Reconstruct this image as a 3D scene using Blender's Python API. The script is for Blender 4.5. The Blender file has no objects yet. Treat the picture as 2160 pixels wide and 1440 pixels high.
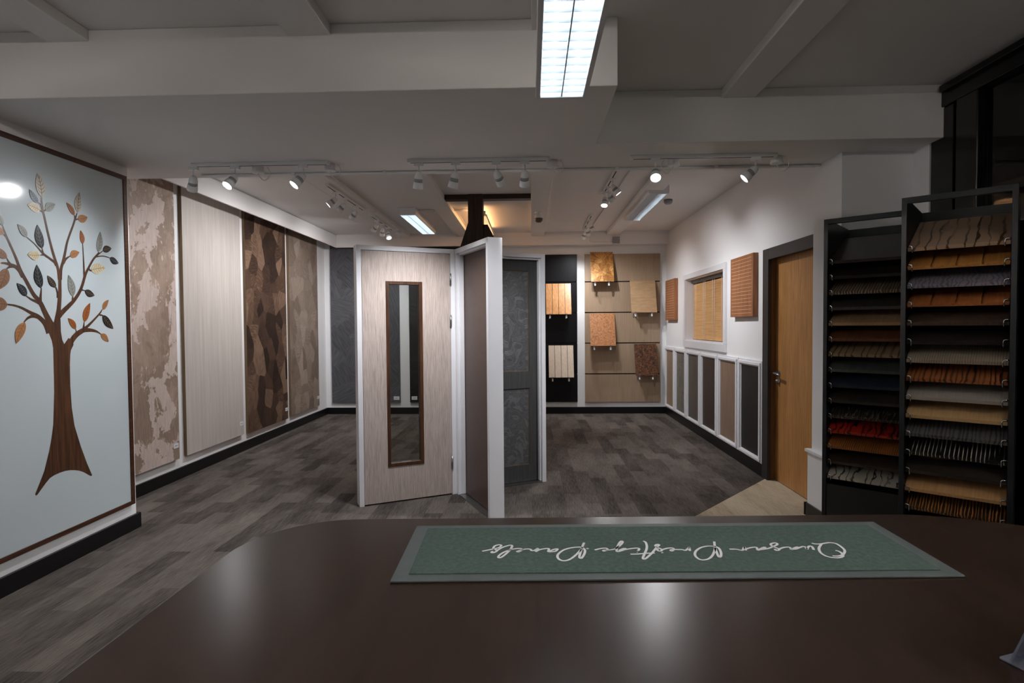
import bpy, bmesh, math, random
from mathutils import Vector, Matrix
random.seed(7)
R = math.radians
SC = bpy.context.scene
COL = SC.collection

# ------------------------------------------------------------------ camera, world, exposure
cam = bpy.data.cameras.new('camera')
cam.sensor_width = 36.0
cam.lens = 1200.0 / 2160.0 * 36.0
cam.clip_start = 0.02
camo = bpy.data.objects.new('camera', cam)
COL.objects.link(camo)
yaw, pitch, roll = R(1.92), R(1.65), 0.0077
fw = Vector((-math.sin(yaw)*math.cos(pitch), math.cos(yaw)*math.cos(pitch), -math.sin(pitch)))
r0 = Vector((math.cos(yaw), math.sin(yaw), 0))
u0 = r0.cross(fw)
rt = r0*math.cos(roll) - u0*math.sin(roll)
up = r0*math.sin(roll) + u0*math.cos(roll)
mw = Matrix((rt, up, -fw)).transposed().to_4x4()
mw.translation = Vector((0, 0, 1.42))
camo.matrix_world = mw
SC.camera = camo

world = bpy.data.worlds.new('world')
SC.world = world
world.use_nodes = True
world.node_tree.nodes['Background'].inputs[0].default_value = (0.010, 0.011, 0.014, 1)
world.node_tree.nodes['Background'].inputs[1].default_value = 0.4
SC.view_settings.view_transform = 'Standard'
SC.view_settings.look = 'None'
SC.view_settings.exposure = 0.55
SC.view_settings.gamma = 1.0
SC.view_settings.use_curve_mapping = False

SPOT_W = 72.0        # power of one track spot
TUBE = 7.5          # radiance of the fluorescent tubes
WARM = 15.0
COOL_COL = (0.80, 0.93, 1.0)
WARM_COL = (1.0, 0.50, 0.20)
SPOT_COL = (0.97, 0.975, 1.0)

# ------------------------------------------------------------------ materials
MATS = {}
def lin(c):
    return tuple(((v/255.0)/12.92 if v/255.0 <= 0.04045 else ((v/255.0+0.055)/1.055)**2.4) for v in c)
def newmat(name):
    m = bpy.data.materials.new(name); m.use_nodes = True
    nt = m.node_tree
    b = nt.nodes['Principled BSDF']
    MATS[name] = m
    return m, nt, b
def N(nt, t, **kw):
    n = nt.nodes.new(t)
    for k, v in kw.items():
        if k.startswith('i_'):
            n.inputs[k[2:].replace('_', ' ')].default_value = v
        else:
            setattr(n, k, v)
    return n
def L(nt, a, b): nt.links.new(a, b)
def ramp(nt, stops, interp='LINEAR'):
    n = nt.nodes.new('ShaderNodeValToRGB')
    cr = n.color_ramp; cr.interpolation = interp
    while len(cr.elements) < len(stops): cr.elements.new(0.5)
    for e, (p, c) in zip(cr.elements, stops):
        e.position = p
        e.color = (c[0], c[1], c[2], 1)
    return n
def coords(nt, scale=(1, 1, 1), rot=(0, 0, 0), loc=(0, 0, 0)):
    tc = nt.nodes.new('ShaderNodeTexCoord')
    mp = nt.nodes.new('ShaderNodeMapping')
    mp.inputs['Scale'].default_value = scale
    mp.inputs['Rotation'].default_value = rot
    mp.inputs['Location'].default_value = loc
    L(nt, tc.outputs['Object'], mp.inputs['Vector'])
    return mp.outputs[0]
def bump(nt, b, h, strength=0.2, dist=0.01):
    n = N(nt, 'ShaderNodeBump'); n.inputs['Strength'].default_value = strength; n.inputs['Distance'].default_value = dist
    L(nt, h, n.inputs['Height']); L(nt, n.outputs[0], b.inputs['Normal'])
def mix(nt, fac, a, b, mode='MIX'):
    n = nt.nodes.new('ShaderNodeMix'); n.data_type = 'RGBA'; n.blend_type = mode
    for sock, v in ((n.inputs[0], fac), (n.inputs[6], a), (n.inputs[7], b)):
        if hasattr(v, 'is_output'): L(nt, v, sock)
        elif isinstance(v, (int, float)): sock.default_value = v
        else: sock.default_value = (v[0], v[1], v[2], 1)
    return n.outputs[2]
def setp(b, rough=0.5, spec=0.5, metal=0.0):
    b.inputs['Roughness'].default_value = rough
    b.inputs['Specular IOR Level'].default_value = spec
    b.inputs['Metallic'].default_value = metal
def plain(name, rgb, rough=0.5, spec=0.5, metal=0.0, vary=0.06, scale=6.0):
    m, nt, b = newmat(name)
    c = lin(rgb)
    nz = N(nt, 'ShaderNodeTexNoise'); nz.inputs['Scale'].default_value = 1.0; nz.inputs['Detail'].default_value = 3
    L(nt, coords(nt, (scale,)*3), nz.inputs['Vector'])
    rp = ramp(nt, [(0.3, [v*(1-vary) for v in c]), (0.7, [min(1, v*(1+vary)) for v in c])])
    L(nt, nz.outputs['Fac'], rp.inputs[0]); L(nt, rp.outputs[0], b.inputs['Base Color'])
    setp(b, rough, spec, metal)
    return m
def axis_scale(axis, f, s):
    return tuple(f/s if a == axis else f for a in 'XYZ')
def wood(name, c1, c2, axis='Z', f=90, s=25, rough=0.45, spec=0.4, broad=0.35, c3=None, bumpy=0.0, fig=0.0):
    m, nt, b = newmat(name)
    a, d = lin(c1), lin(c2)
    v = coords(nt, axis_scale(axis, f, s))
    nz = N(nt, 'ShaderNodeTexNoise'); nz.inputs['Scale'].default_value = 1; nz.inputs['Detail'].default_value = 3
    nz.inputs['Roughness'].default_value = 0.6; nz.inputs['Distortion'].default_value = fig
    L(nt, v, nz.inputs['Vector'])
    rp = ramp(nt, [(0.33, d), (0.66, a)])
    L(nt, nz.outputs['Fac'], rp.inputs[0])
    n2 = N(nt, 'ShaderNodeTexNoise'); n2.inputs['Scale'].default_value = 1; n2.inputs['Detail'].default_value = 2; n2.inputs['Distortion'].default_value = 0.6
    L(nt, coords(nt, axis_scale(axis, f/7, s*0.5), loc=(3.1, 1.7, 5.3)), n2.inputs['Vector'])
    e = lin(c3) if c3 else d
    rp2 = ramp(nt, [(0.38, (0, 0, 0)), (0.68, (broad,)*3)])
    L(nt, n2.outputs['Fac'], rp2.inputs[0])
    col = mix(nt, rp2.outputs[0], rp.outputs[0], e)
    L(nt, col, b.inputs['Base Color'])
    setp(b, rough, spec)
    if bumpy: bump(nt, b, nz.outputs['Fac'], bumpy, 0.004)
    return m
def veins(name, base, line, axis='Y', f=14, dist=4.0, lo=0.72, hi=0.86, rough=0.45, c2=None, dscale=1.6, spec=0.4, stretch=8, mask=(0.36, 0.56), mf=13):
    m, nt, b = newmat(name)
    wv = N(nt, 'ShaderNodeTexWave'); wv.wave_type = 'BANDS'
    ax = 'X' if axis != 'X' else 'Y'
    wv.bands_direction = ax
    wv.inputs['Scale'].default_value = f; wv.inputs['Distortion'].default_value = dist
    wv.inputs['Detail'].default_value = 3; wv.inputs['Detail Scale'].default_value = dscale
    L(nt, coords(nt, axis_scale(axis, 1, stretch)), wv.inputs['Vector'])
    rp = ramp(nt, [(lo, (0, 0, 0)), (hi, (1, 1, 1))])
    L(nt, wv.outputs['Fac'], rp.inputs[0])
    mk = N(nt, 'ShaderNodeTexNoise'); mk.inputs['Scale'].default_value = 1; mk.inputs['Detail'].default_value = 2
    L(nt, coords(nt, axis_scale(axis, mf, 6), loc=(2.3, 0.7, 0)), mk.inputs['Vector'])
    mr = ramp(nt, [(mask[0], (0.0,)*3), (mask[1], (1, 1, 1))]); L(nt, mk.outputs['Fac'], mr.inputs[0])
    rp_col = mix(nt, 1.0, rp.outputs[0], mr.outputs[0], 'MULTIPLY')
    nz = N(nt, 'ShaderNodeTexNoise'); nz.inputs['Scale'].default_value = 1; nz.inputs['Detail'].default_value = 4
    L(nt, coords(nt, axis_scale(axis, 60, 20)), nz.inputs['Vector'])
    rb = ramp(nt, [(0.3, lin(c2 or base)), (0.7, lin(base))]); L(nt, nz.outputs['Fac'], rb.inputs[0])
    L(nt, mix(nt, rp_col, rb.outputs[0], lin(line)), b.inputs['Base Color'])
    setp(b, rough, spec)
    return m
def blotch(name, cols, scale=(8, 8, 8), detail=4, dist=1.0, rough=0.5, spec=0.4, interp='LINEAR', bumpy=0.0):
    m, nt, b = newmat(name)
    nz = N(nt, 'ShaderNodeTexNoise'); nz.inputs['Scale'].default_value = 1; nz.inputs['Detail'].default_value = detail
    nz.inputs['Distortion'].default_value = dist; nz.inputs['Roughness'].default_value = 0.6
    L(nt, coords(nt, scale), nz.inputs['Vector'])
    n = len(cols)
    rp = ramp(nt, [(0.30 + 0.40*i/max(1, n-1), lin(c)) for i, c in enumerate(cols)], interp)
    L(nt, nz.outputs['Fac'], rp.inputs[0])
    L(nt, rp.outputs[0], b.inputs['Base Color'])
    setp(b, rough, spec)
    if bumpy: bump(nt, b, rp.outputs[0], bumpy, 0.02)
    return m
def clouds(name, a, c, d, scale=2.2, rough=0.45):
    """cloud shaped marquetry: two tones of ground with pale clouds on top"""
    m, nt, b = newmat(name)
    def nz(loc, sc, det, ro):
        n = N(nt, 'ShaderNodeTexNoise'); n.inputs['Scale'].default_value = 1; n.inputs['Detail'].default_value = det; n.inputs['Roughness'].default_value = ro; n.inputs['Distortion'].default_value = 0.35
        L(nt, coords(nt, (0.1, sc*1.15, sc), loc=loc), n.inputs['Vector']); return n.outputs['Fac']
    r1 = ramp(nt, [(0, (0, 0, 0)), (0.49, (0.6,)*3), (0.56, (1, 1, 1))], 'CONSTANT'); L(nt, nz((0, 0, 0), scale, 6, 0.62), r1.inputs[0])
    r2 = ramp(nt, [(0, (0, 0, 0)), (0.505, (1, 1, 1))], 'CONSTANT'); L(nt, nz((0, 4.2, 9.1), scale*1.1, 7, 0.66), r2.inputs[0])
    g = N(nt, 'ShaderNodeTexNoise'); g.inputs['Scale'].default_value = 1; g.inputs['Detail'].default_value = 2; L(nt, coords(nt, (1, 60, 12), rot=(R(40), 0, 0)), g.inputs['Vector'])
    base = mix(nt, r1.outputs[0], lin(a), lin(c))
    col = mix(nt, r2.outputs[0], base, lin(d))
    gr = ramp(nt, [(0.3, (0.86,)*3), (0.7, (1.06,)*3)]); L(nt, g.outputs['Fac'], gr.inputs[0])
    L(nt, mix(nt, 1.0, col, gr.outputs[0], 'MULTIPLY'), b.inputs['Base Color'])
    setp(b, rough, 0.3)
    return m
def patchwork(name, cols, cell=3.0, f=26, rough=0.45, spec=0.4, plane='YZ', amount=0.6, soft=0.0, nw=1.0, squash=1.0):
    """veneer pieces (Voronoi cells), each with its own grain direction and tone"""
    m, nt, b = newmat(name)
    tc = nt.nodes.new('ShaderNodeTexCoord'); sep = nt.nodes.new('ShaderNodeSeparateXYZ'); cmb = nt.nodes.new('ShaderNodeCombineXYZ')
    L(nt, tc.outputs['Object'], sep.inputs[0])
    L(nt, sep.outputs['XYZ'.index(plane[0])], cmb.inputs[0]); L(nt, sep.outputs['XYZ'.index(plane[1])], cmb.inputs[1])
    mp = nt.nodes.new('ShaderNodeMapping'); mp.inputs['Scale'].default_value = (1, squash, 1); L(nt, cmb.outputs[0], mp.inputs[0])
    vec = mp.outputs[0]
    if soft:
        nd = N(nt, 'ShaderNodeTexNoise'); nd.inputs['Scale'].default_value = 9; nd.inputs['Detail'].default_value = 4
        L(nt, vec, nd.inputs['Vector'])
        vm = nt.nodes.new('ShaderNodeVectorMath'); vm.operation = 'MULTIPLY_ADD'
        L(nt, nd.outputs['Color'], vm.inputs[0]); vm.inputs[1].default_value = (soft,)*3; L(nt, vec, vm.inputs[2])
        vcell = vm.outputs[0]
    else: vcell = vec
    vo = N(nt, 'ShaderNodeTexVoronoi'); vo.voronoi_dimensions = '2D'; vo.inputs['Scale'].default_value = cell
    L(nt, vcell, vo.inputs['Vector'])
    sc = nt.nodes.new('ShaderNodeSeparateColor'); L(nt, vo.outputs['Color'], sc.inputs[0])
    ang = N(nt, 'ShaderNodeMath', operation='MULTIPLY'); L(nt, sc.outputs[0], ang.inputs[0]); ang.inputs[1].default_value = 6.283
    vr = N(nt, 'ShaderNodeVectorRotate', rotation_type='Z_AXIS'); L(nt, vec, vr.inputs['Vector']); L(nt, ang.outputs[0], vr.inputs['Angle'])
    m2 = nt.nodes.new('ShaderNodeMapping'); m2.inputs['Scale'].default_value = (f, f/14, 1); L(nt, vr.outputs[0], m2.inputs[0])
    nz = N(nt, 'ShaderNodeTexNoise'); nz.inputs['Scale'].default_value = 1; nz.inputs['Detail'].default_value = 3
    L(nt, m2.outputs[0], nz.inputs['Vector'])
    tone = N(nt, 'ShaderNodeMath', operation='MULTIPLY_ADD'); L(nt, sc.outputs[1], tone.inputs[0]); tone.inputs[1].default_value = amount
    g = N(nt, 'ShaderNodeMath', operation='MULTIPLY'); L(nt, nz.outputs['Fac'], g.inputs[0]); g.inputs[1].default_value = nw
    L(nt, g.outputs[0], tone.inputs[2])
    sb = N(nt, 'ShaderNodeMath', operation='SUBTRACT'); L(nt, tone.outputs[0], sb.inputs[0]); sb.inputs[1].default_value = amount/2 + nw*0.5 - 0.5
    n = len(cols)
    rp = ramp(nt, [(0.25 + 0.5*i/max(1, n-1), lin(c)) for i, c in enumerate(cols)])
    L(nt, sb.outputs[0], rp.inputs[0]); L(nt, rp.outputs[0], b.inputs['Base Color'])
    setp(b, rough, spec)
    return m
def carpet(name, dark, light, w=0.5, h=0.25):
    m, nt, b = newmat(name)
    tc = nt.nodes.new('ShaderNodeTexCoord'); mp = nt.nodes.new('ShaderNodeMapping'); mp.inputs['Rotation'].default_value = (0, 0, R(90))
    L(nt, tc.outputs['Object'], mp.inputs[0])
    br = N(nt, 'ShaderNodeTexBrick'); br.offset = 0.5; br.squash = 1.0
    br.inputs['Scale'].default_value = 1; br.inputs['Mortar Size'].default_value = 0.0; br.inputs['Brick Width'].default_value = w; br.inputs['Row Height'].default_value = h
    br.inputs['Color1'].default_value = (0, 0, 0, 1); br.inputs['Color2'].default_value = (1, 1, 1, 1); br.inputs['Bias'].default_value = 0.0
    L(nt, mp.outputs[0], br.inputs['Vector'])
    st = N(nt, 'ShaderNodeTexNoise'); st.inputs['Scale'].default_value = 1; st.inputs['Detail'].default_value = 3
    L(nt, coords(nt, (170, 9, 1)), st.inputs['Vector'])
    pl = N(nt, 'ShaderNodeTexNoise'); pl.inputs['Scale'].default_value = 420; pl.inputs['Detail'].default_value = 1
    L(nt, coords(nt), pl.inputs['Vector'])
    big = N(nt, 'ShaderNodeTexNoise'); big.inputs['Scale'].default_value = 1; big.inputs['Detail'].default_value = 2
    L(nt, coords(nt, (7, 1.6, 1)), big.inputs['Vector'])
    a = N(nt, 'ShaderNodeMath', operation='MULTIPLY_ADD'); L(nt, br.outputs['Color'], a.inputs[0]); a.inputs[1].default_value = 0.30
    s2 = N(nt, 'ShaderNodeMath', operation='MULTIPLY'); L(nt, st.outputs['Fac'], s2.inputs[0]); s2.inputs[1].default_value = 0.75
    L(nt, s2.outputs[0], a.inputs[2])
    a2 = N(nt, 'ShaderNodeMath', operation='MULTIPLY_ADD'); L(nt, big.outputs['Fac'], a2.inputs[0]); a2.inputs[1].default_value = 0.5; L(nt, a.outputs[0], a2.inputs[2])
    a3 = N(nt, 'ShaderNodeMath', operation='MULTIPLY_ADD'); L(nt, pl.outputs['Fac'], a3.inputs[0]); a3.inputs[1].default_value = 0.35; L(nt, a2.outputs[0], a3.inputs[2])
    rp = ramp(nt, [(0.55, lin(dark)), (1.0, lin(light))])
    sc = N(nt, 'ShaderNodeMath', operation='MULTIPLY'); L(nt, a3.outputs[0], sc.inputs[0]); sc.inputs[1].default_value = 0.78
    L(nt, sc.outputs[0], rp.inputs[0]); L(nt, rp.outputs[0], b.inputs['Base Color'])
    setp(b, 0.95, 0.1)
    bump(nt, b, pl.outputs['Fac'], 0.5, 0.004)
    return m
def emit(name, rgb, strength):
    m, nt, b = newmat(name)
    b.inputs['Base Color'].default_value = (0.8, 0.8, 0.8, 1)
    b.inputs['Emission Color'].default_value = (*rgb, 1); b.inputs['Emission Strength'].default_value = strength
    return m
def glass(name, tint=(1, 1, 1), ior=1.45, rough=0.0):
    m = bpy.data.materials.new(name); m.use_nodes = True; nt = m.node_tree; nt.nodes.clear()
    o = N(nt, 'ShaderNodeOutputMaterial'); t = N(nt, 'ShaderNodeBsdfTransparent'); g = N(nt, 'ShaderNodeBsdfGlossy'); fr = N(nt, 'ShaderNodeFresnel'); mx = N(nt, 'ShaderNodeMixShader')
    t.inputs[0].default_value = (*tint, 1); g.inputs['Roughness'].default_value = rough; fr.inputs['IOR'].default_value = ior
    L(nt, fr.outputs[0], mx.inputs[0]); L(nt, t.outputs[0], mx.inputs[1]); L(nt, g.outputs[0], mx.inputs[2]); L(nt, mx.outputs[0], o.inputs[0])
    MATS[name] = m
    return m

WALL = plain('wall_paint', (236, 236, 237), 0.75, 0.25, vary=0.015, scale=1.5)
CEIL = plain('ceiling_paint', (234, 231, 229), 0.85, 0.2, vary=0.015, scale=1.2)
SKIRT = plain('black_skirting', (16, 16, 17), 0.35, 0.4)
GLOSSW = plain('white_gloss_paint', (228, 228, 232), 0.35, 0.5, vary=0.01)
CARPET = carpet('dark_carpet', (58, 53, 50), (118, 110, 104), 0.5, 0.135)
BEIGE = carpet('beige_carpet_tiles', (150, 136, 112), (206, 192, 168), 1.0, 0.25)
BLACKP = plain('black_gloss_paint', (8, 8, 9), 0.22, 0.5)
BLACKL = plain('black_laminate', (15, 16, 19), 0.4, 0.45)
CHROME = plain('chrome', (215, 218, 220), 0.15, 0.5, 1.0, vary=0.02)
STEEL = plain('satin_steel', (165, 165, 165), 0.35, 0.5, 1.0)
LAMPW = plain('lamp_white', (236, 238, 240), 0.4, 0.5, vary=0.01)
LAMPG = plain('lamp_grey', (160, 164, 168), 0.5, 0.4)
PVC = plain('white_plastic', (238, 238, 238), 0.5, 0.4, vary=0.01)
GREYBOX = plain('grey_plastic', (140, 142, 146), 0.5, 0.4)
PAPER = plain('white_card', (225, 225, 228), 0.7, 0.2, vary=0.01)
WALNUT = wood('walnut_veneer', (96, 62, 40), (52, 32, 20), 'Z', 120, 30, 0.4, 0.4, 0.5)
WALNUTX = wood('walnut_veneer_across', (92, 60, 40), (48, 30, 19), 'X', 120, 30, 0.4, 0.4, 0.5)
DARKWAL = wood('dark_walnut', (74, 52, 38), (34, 24, 18), 'Z', 110, 30, 0.45, 0.4, 0.5)
DARKWALX = wood('dark_walnut_across', (66, 46, 34), (32, 22, 17), 'X', 110, 30, 0.45, 0.4, 0.5)
TRUNK= [(3.183, 1.434), (3.203, 1.406), (3.227, 1.351), (3.235, 1.306), (3.234, 1.178), (3.232, 1.045), (3.219, 0.86), (3.203, 0.78), (3.184, 0.709), (3.148, 0.605), (3.114, 0.543), (3.083, 0.49), (3.089, 0.48), (3.099, 0.483), (3.155, 0.532), (3.185, 0.554), (3.215, 0.563), (3.255, 0.567), (3.293, 0.568), (3.331, 0.563), (3.363, 0.555), (3.396, 0.544), (3.429, 0.527), (3.462, 0.503), (3.489, 0.484), (3.5, 0.487), (3.461, 0.572), (3.416, 0.69), (3.373, 0.824), (3.356, 0.94), (3.35, 1.074), (3.352, 1.206), (3.357, 1.261), (3.362, 1.286), (3.385, 1.323), (3.368, 1.352), (3.347, 1.363), (3.314, 1.327), (3.301, 1.354), (3.293, 1.4), (3.293, 1.478), (3.255, 1.489), (3.244, 1.456), (3.228, 1.472), (3.192, 1.461)]
BRANCHES= [[(3.269, 1.408, 0.0372), (3.268, 1.459, 0.0386), (3.276, 1.501, 0.0344), (3.283, 1.537, 0.0302), (3.293, 1.616, 0.0259), (3.296, 1.695, 0.0231), (3.298, 1.76, 0.0231)], [(3.359, 1.304, 0.0235), (3.371, 1.344, 0.0354), (3.405, 1.379, 0.0343), (3.447, 1.402, 0.0317), (3.473, 1.409, 0.0273), (3.527, 1.408, 0.0216), (3.572, 1.399, 0.0141), (3.609, 1.381, 0.0057)], [(3.428, 1.389, 0.027), (3.462, 1.412, 0.0242), (3.497, 1.433, 0.0184), (3.553, 1.475, 0.0143), (3.605, 1.519, 0.0114), (3.624, 1.542, 0.0063)], [(3.599, 1.506, 0.011), (3.619, 1.505, 0.0095), (3.635, 1.501, 0.0048)], [(3.462, 1.406, 0.0242), (3.467, 1.433, 0.0137), (3.471, 1.46, 0.0061)], [(3.405, 1.387, 0.0089), (3.406, 1.404, 0.0075), (3.402, 1.419, 0.0048)], [(3.209, 1.395, 0.0365), (3.188, 1.445, 0.0335), (3.152, 1.48, 0.0262), (3.127, 1.495, 0.0246), (3.094, 1.509, 0.019), (3.04, 1.534, 0.0133), (2.993, 1.547, 0.011), (2.95, 1.551, 0.0088)], [(3.133, 1.49, 0.0247), (3.103, 1.491, 0.019), (3.072, 1.479, 0.0129), (3.047, 1.456, 0.0067)], [(3.239, 1.406, 0.034), (3.227, 1.439, 0.0395), (3.213, 1.464, 0.0394), (3.185, 1.515, 0.0334), (3.155, 1.571, 0.029), (3.113, 1.615, 0.0245), (3.073, 1.681, 0.0215), (3.04, 1.733, 0.0226), (3.027, 1.765, 0.0185), (3.014, 1.8, 0.0158), (2.987, 1.858, 0.0136), (2.958, 1.917, 0.0119), (2.94, 1.969, 0.0051)], [(2.959, 1.912, 0.0104), (2.94, 1.923, 0.0041)], [(3.051, 1.705, 0.024), (3.031, 1.74, 0.0239), (3.008, 1.757, 0.0211), (2.987, 1.762, 0.0209), (2.967, 1.767, 0.0156), (2.945, 1.77, 0.0113), (2.921, 1.768, 0.0077)], [(2.976, 1.768, 0.0156), (2.965, 1.784, 0.0088), (2.957, 1.8, 0.0041)], [(2.995, 1.76, 0.0183), (2.972, 1.753, 0.013), (2.952, 1.739, 0.0057)], [(3.155, 1.563, 0.0248), (3.159, 1.596, 0.0166), (3.167, 1.654, 0.0067)], [(3.155, 1.563, 0.0193), (3.13, 1.574, 0.0153), (3.1, 1.584, 0.0114), (3.068, 1.602, 0.0048)], [(3.292, 1.709, 0.0202), (3.288, 1.759, 0.0187), (3.277, 1.801, 0.0186), (3.271, 1.816, 0.0177), (3.247, 1.885, 0.0165), (3.221, 1.981, 0.0141), (3.201, 2.066, 0.014), (3.19, 2.107, 0.014), (3.186, 2.172, 0.0084)], [(3.19, 2.105, 0.0167), (3.18, 2.127, 0.0095), (3.164, 2.136, 0.0044)], [(3.196, 2.09, 0.014), (3.179, 2.092, 0.0083), (3.171, 2.094, 0.0055)], [(3.196, 2.092, 0.014), (3.205, 2.101, 0.0084), (3.213, 2.104, 0.0045)], [(3.273, 1.791, 0.0172), (3.263, 1.809, 0.0154), (3.225, 1.83, 0.013), (3.187, 1.85, 0.0128), (3.154, 1.878, 0.0083), (3.127, 1.901, 0.0066), (3.082, 1.929, 0.0046)], [(3.187, 1.847, 0.0128), (3.183, 1.863, 0.0095), (3.18, 1.88, 0.005)], [(3.19, 1.846, 0.0112), (3.179, 1.842, 0.0083), (3.165, 1.839, 0.0055)], [(3.301, 1.71, 0.0202), (3.305, 1.76, 0.0202), (3.312, 1.789, 0.0185), (3.324, 1.819, 0.0186), (3.339, 1.869, 0.0164), (3.362, 1.95, 0.0135), (3.403, 2.041, 0.0119), (3.424, 2.093, 0.0126), (3.44, 2.132, 0.006)], [(3.424, 2.091, 0.012), (3.418, 2.113, 0.0054)], [(3.428, 2.089, 0.0108), (3.447, 2.096, 0.0054)], [(3.325, 1.81, 0.0175), (3.344, 1.838, 0.0135), (3.376, 1.859, 0.0059)], [(3.276, 1.489, 0.0344), (3.3, 1.512, 0.0318), (3.325, 1.533, 0.0291), (3.358, 1.559, 0.0264), (3.398, 1.593, 0.0226), (3.442, 1.647, 0.0211), (3.469, 1.699, 0.0197), (3.494, 1.762, 0.0183), (3.527, 1.814, 0.0142), (3.56, 1.86, 0.0137), (3.593, 1.893, 0.0119), (3.61, 1.913, 0.0076)], [(3.593, 1.891, 0.0107), (3.618, 1.908, 0.0076), (3.646, 1.927, 0.0045)], [(3.576, 1.877, 0.0094), (3.605, 1.885, 0.0076), (3.65, 1.892, 0.0064), (3.704, 1.887, 0.0042)], [(3.519, 1.801, 0.0123), (3.53, 1.788, 0.0111), (3.541, 1.789, 0.0093)], [(3.486, 1.742, 0.0183), (3.482, 1.771, 0.0134), (3.481, 1.83, 0.0097), (3.477, 1.948, 0.0052)], [(3.389, 1.581, 0.0208), (3.386, 1.601, 0.0119), (3.389, 1.616, 0.0059)], [(3.46, 1.66, 0.0121), (3.475, 1.658, 0.0061), (3.488, 1.658, 0.0043)], [(3.28, 1.602, 0.0201), (3.277, 1.629, 0.0115), (3.268, 1.657, 0.0086), (3.265, 1.665, 0.0051)]]
LEAVES= [((3.187, 2.174), (3.163, 2.302), 0.062, 'cream'), ((3.162, 2.134), (3.108, 2.199), 0.039, 'blue'), ((3.171, 2.095), (3.092, 2.109), 0.05, 'pale'), ((3.209, 2.103), (3.278, 2.153), 0.048, 'grey'), ((3.418, 2.114), (3.362, 2.179), 0.036, 'orange'), ((3.444, 2.136), (3.464, 2.265), 0.052, 'cream'), ((3.445, 2.096), (3.521, 2.121), 0.049, 'tan'), ((3.179, 1.88), (3.152, 2.009), 0.056, 'black'), ((3.082, 1.929), (3.028, 1.991), 0.041, 'grey'), ((3.163, 1.839), (3.083, 1.833), 0.053, 'pale'), ((3.477, 1.948), (3.463, 2.029), 0.037, 'orange'), ((3.377, 1.859), (3.448, 1.892), 0.045, 'tan'), ((3.602, 1.914), (3.625, 2.047), 0.051, 'grey'), ((3.643, 1.928), (3.72, 1.952), 0.045, 'brown'), ((3.704, 1.886), (3.782, 1.86), 0.043, 'black'), ((3.163, 1.653), (3.14, 1.782), 0.056, 'black'), ((3.068, 1.602), (3.012, 1.669), 0.043, 'black'), ((3.265, 1.663), (3.21, 1.727), 0.04, 'brown'), ((3.389, 1.616), (3.36, 1.744), 0.054, 'grey'), ((3.54, 1.789), (3.66, 1.816), 0.069, 'pale'), ((3.484, 1.656), (3.561, 1.63), 0.043, 'brown'), ((3.471, 1.46), (3.522, 1.581), 0.049, 'rust'), ((3.403, 1.419), (3.348, 1.482), 0.039, 'rust'), ((3.629, 1.542), (3.681, 1.608), 0.035, 'tan'), ((3.625, 1.504), (3.717, 1.417), 0.054, 'brown'), ((3.606, 1.382), (3.671, 1.332), 0.041, 'tan'), ((3.052, 1.456), (2.995, 1.34), 0.054, 'tan'), ((2.954, 1.743), (2.902, 1.626), 0.063, 'walnut'), ((2.951, 1.551), (2.852, 1.545), 0.07, 'walnut'), ((2.957, 1.797), (2.892, 1.85), 0.044, 'walnut'), ((2.94, 1.923), (2.896, 1.949), 0.039, 'tan'), ((2.94, 1.969), (2.917, 2.027), 0.034, 'grey'), ((2.922, 1.767), (2.876, 1.764), 0.041, 'pale')]
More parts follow.
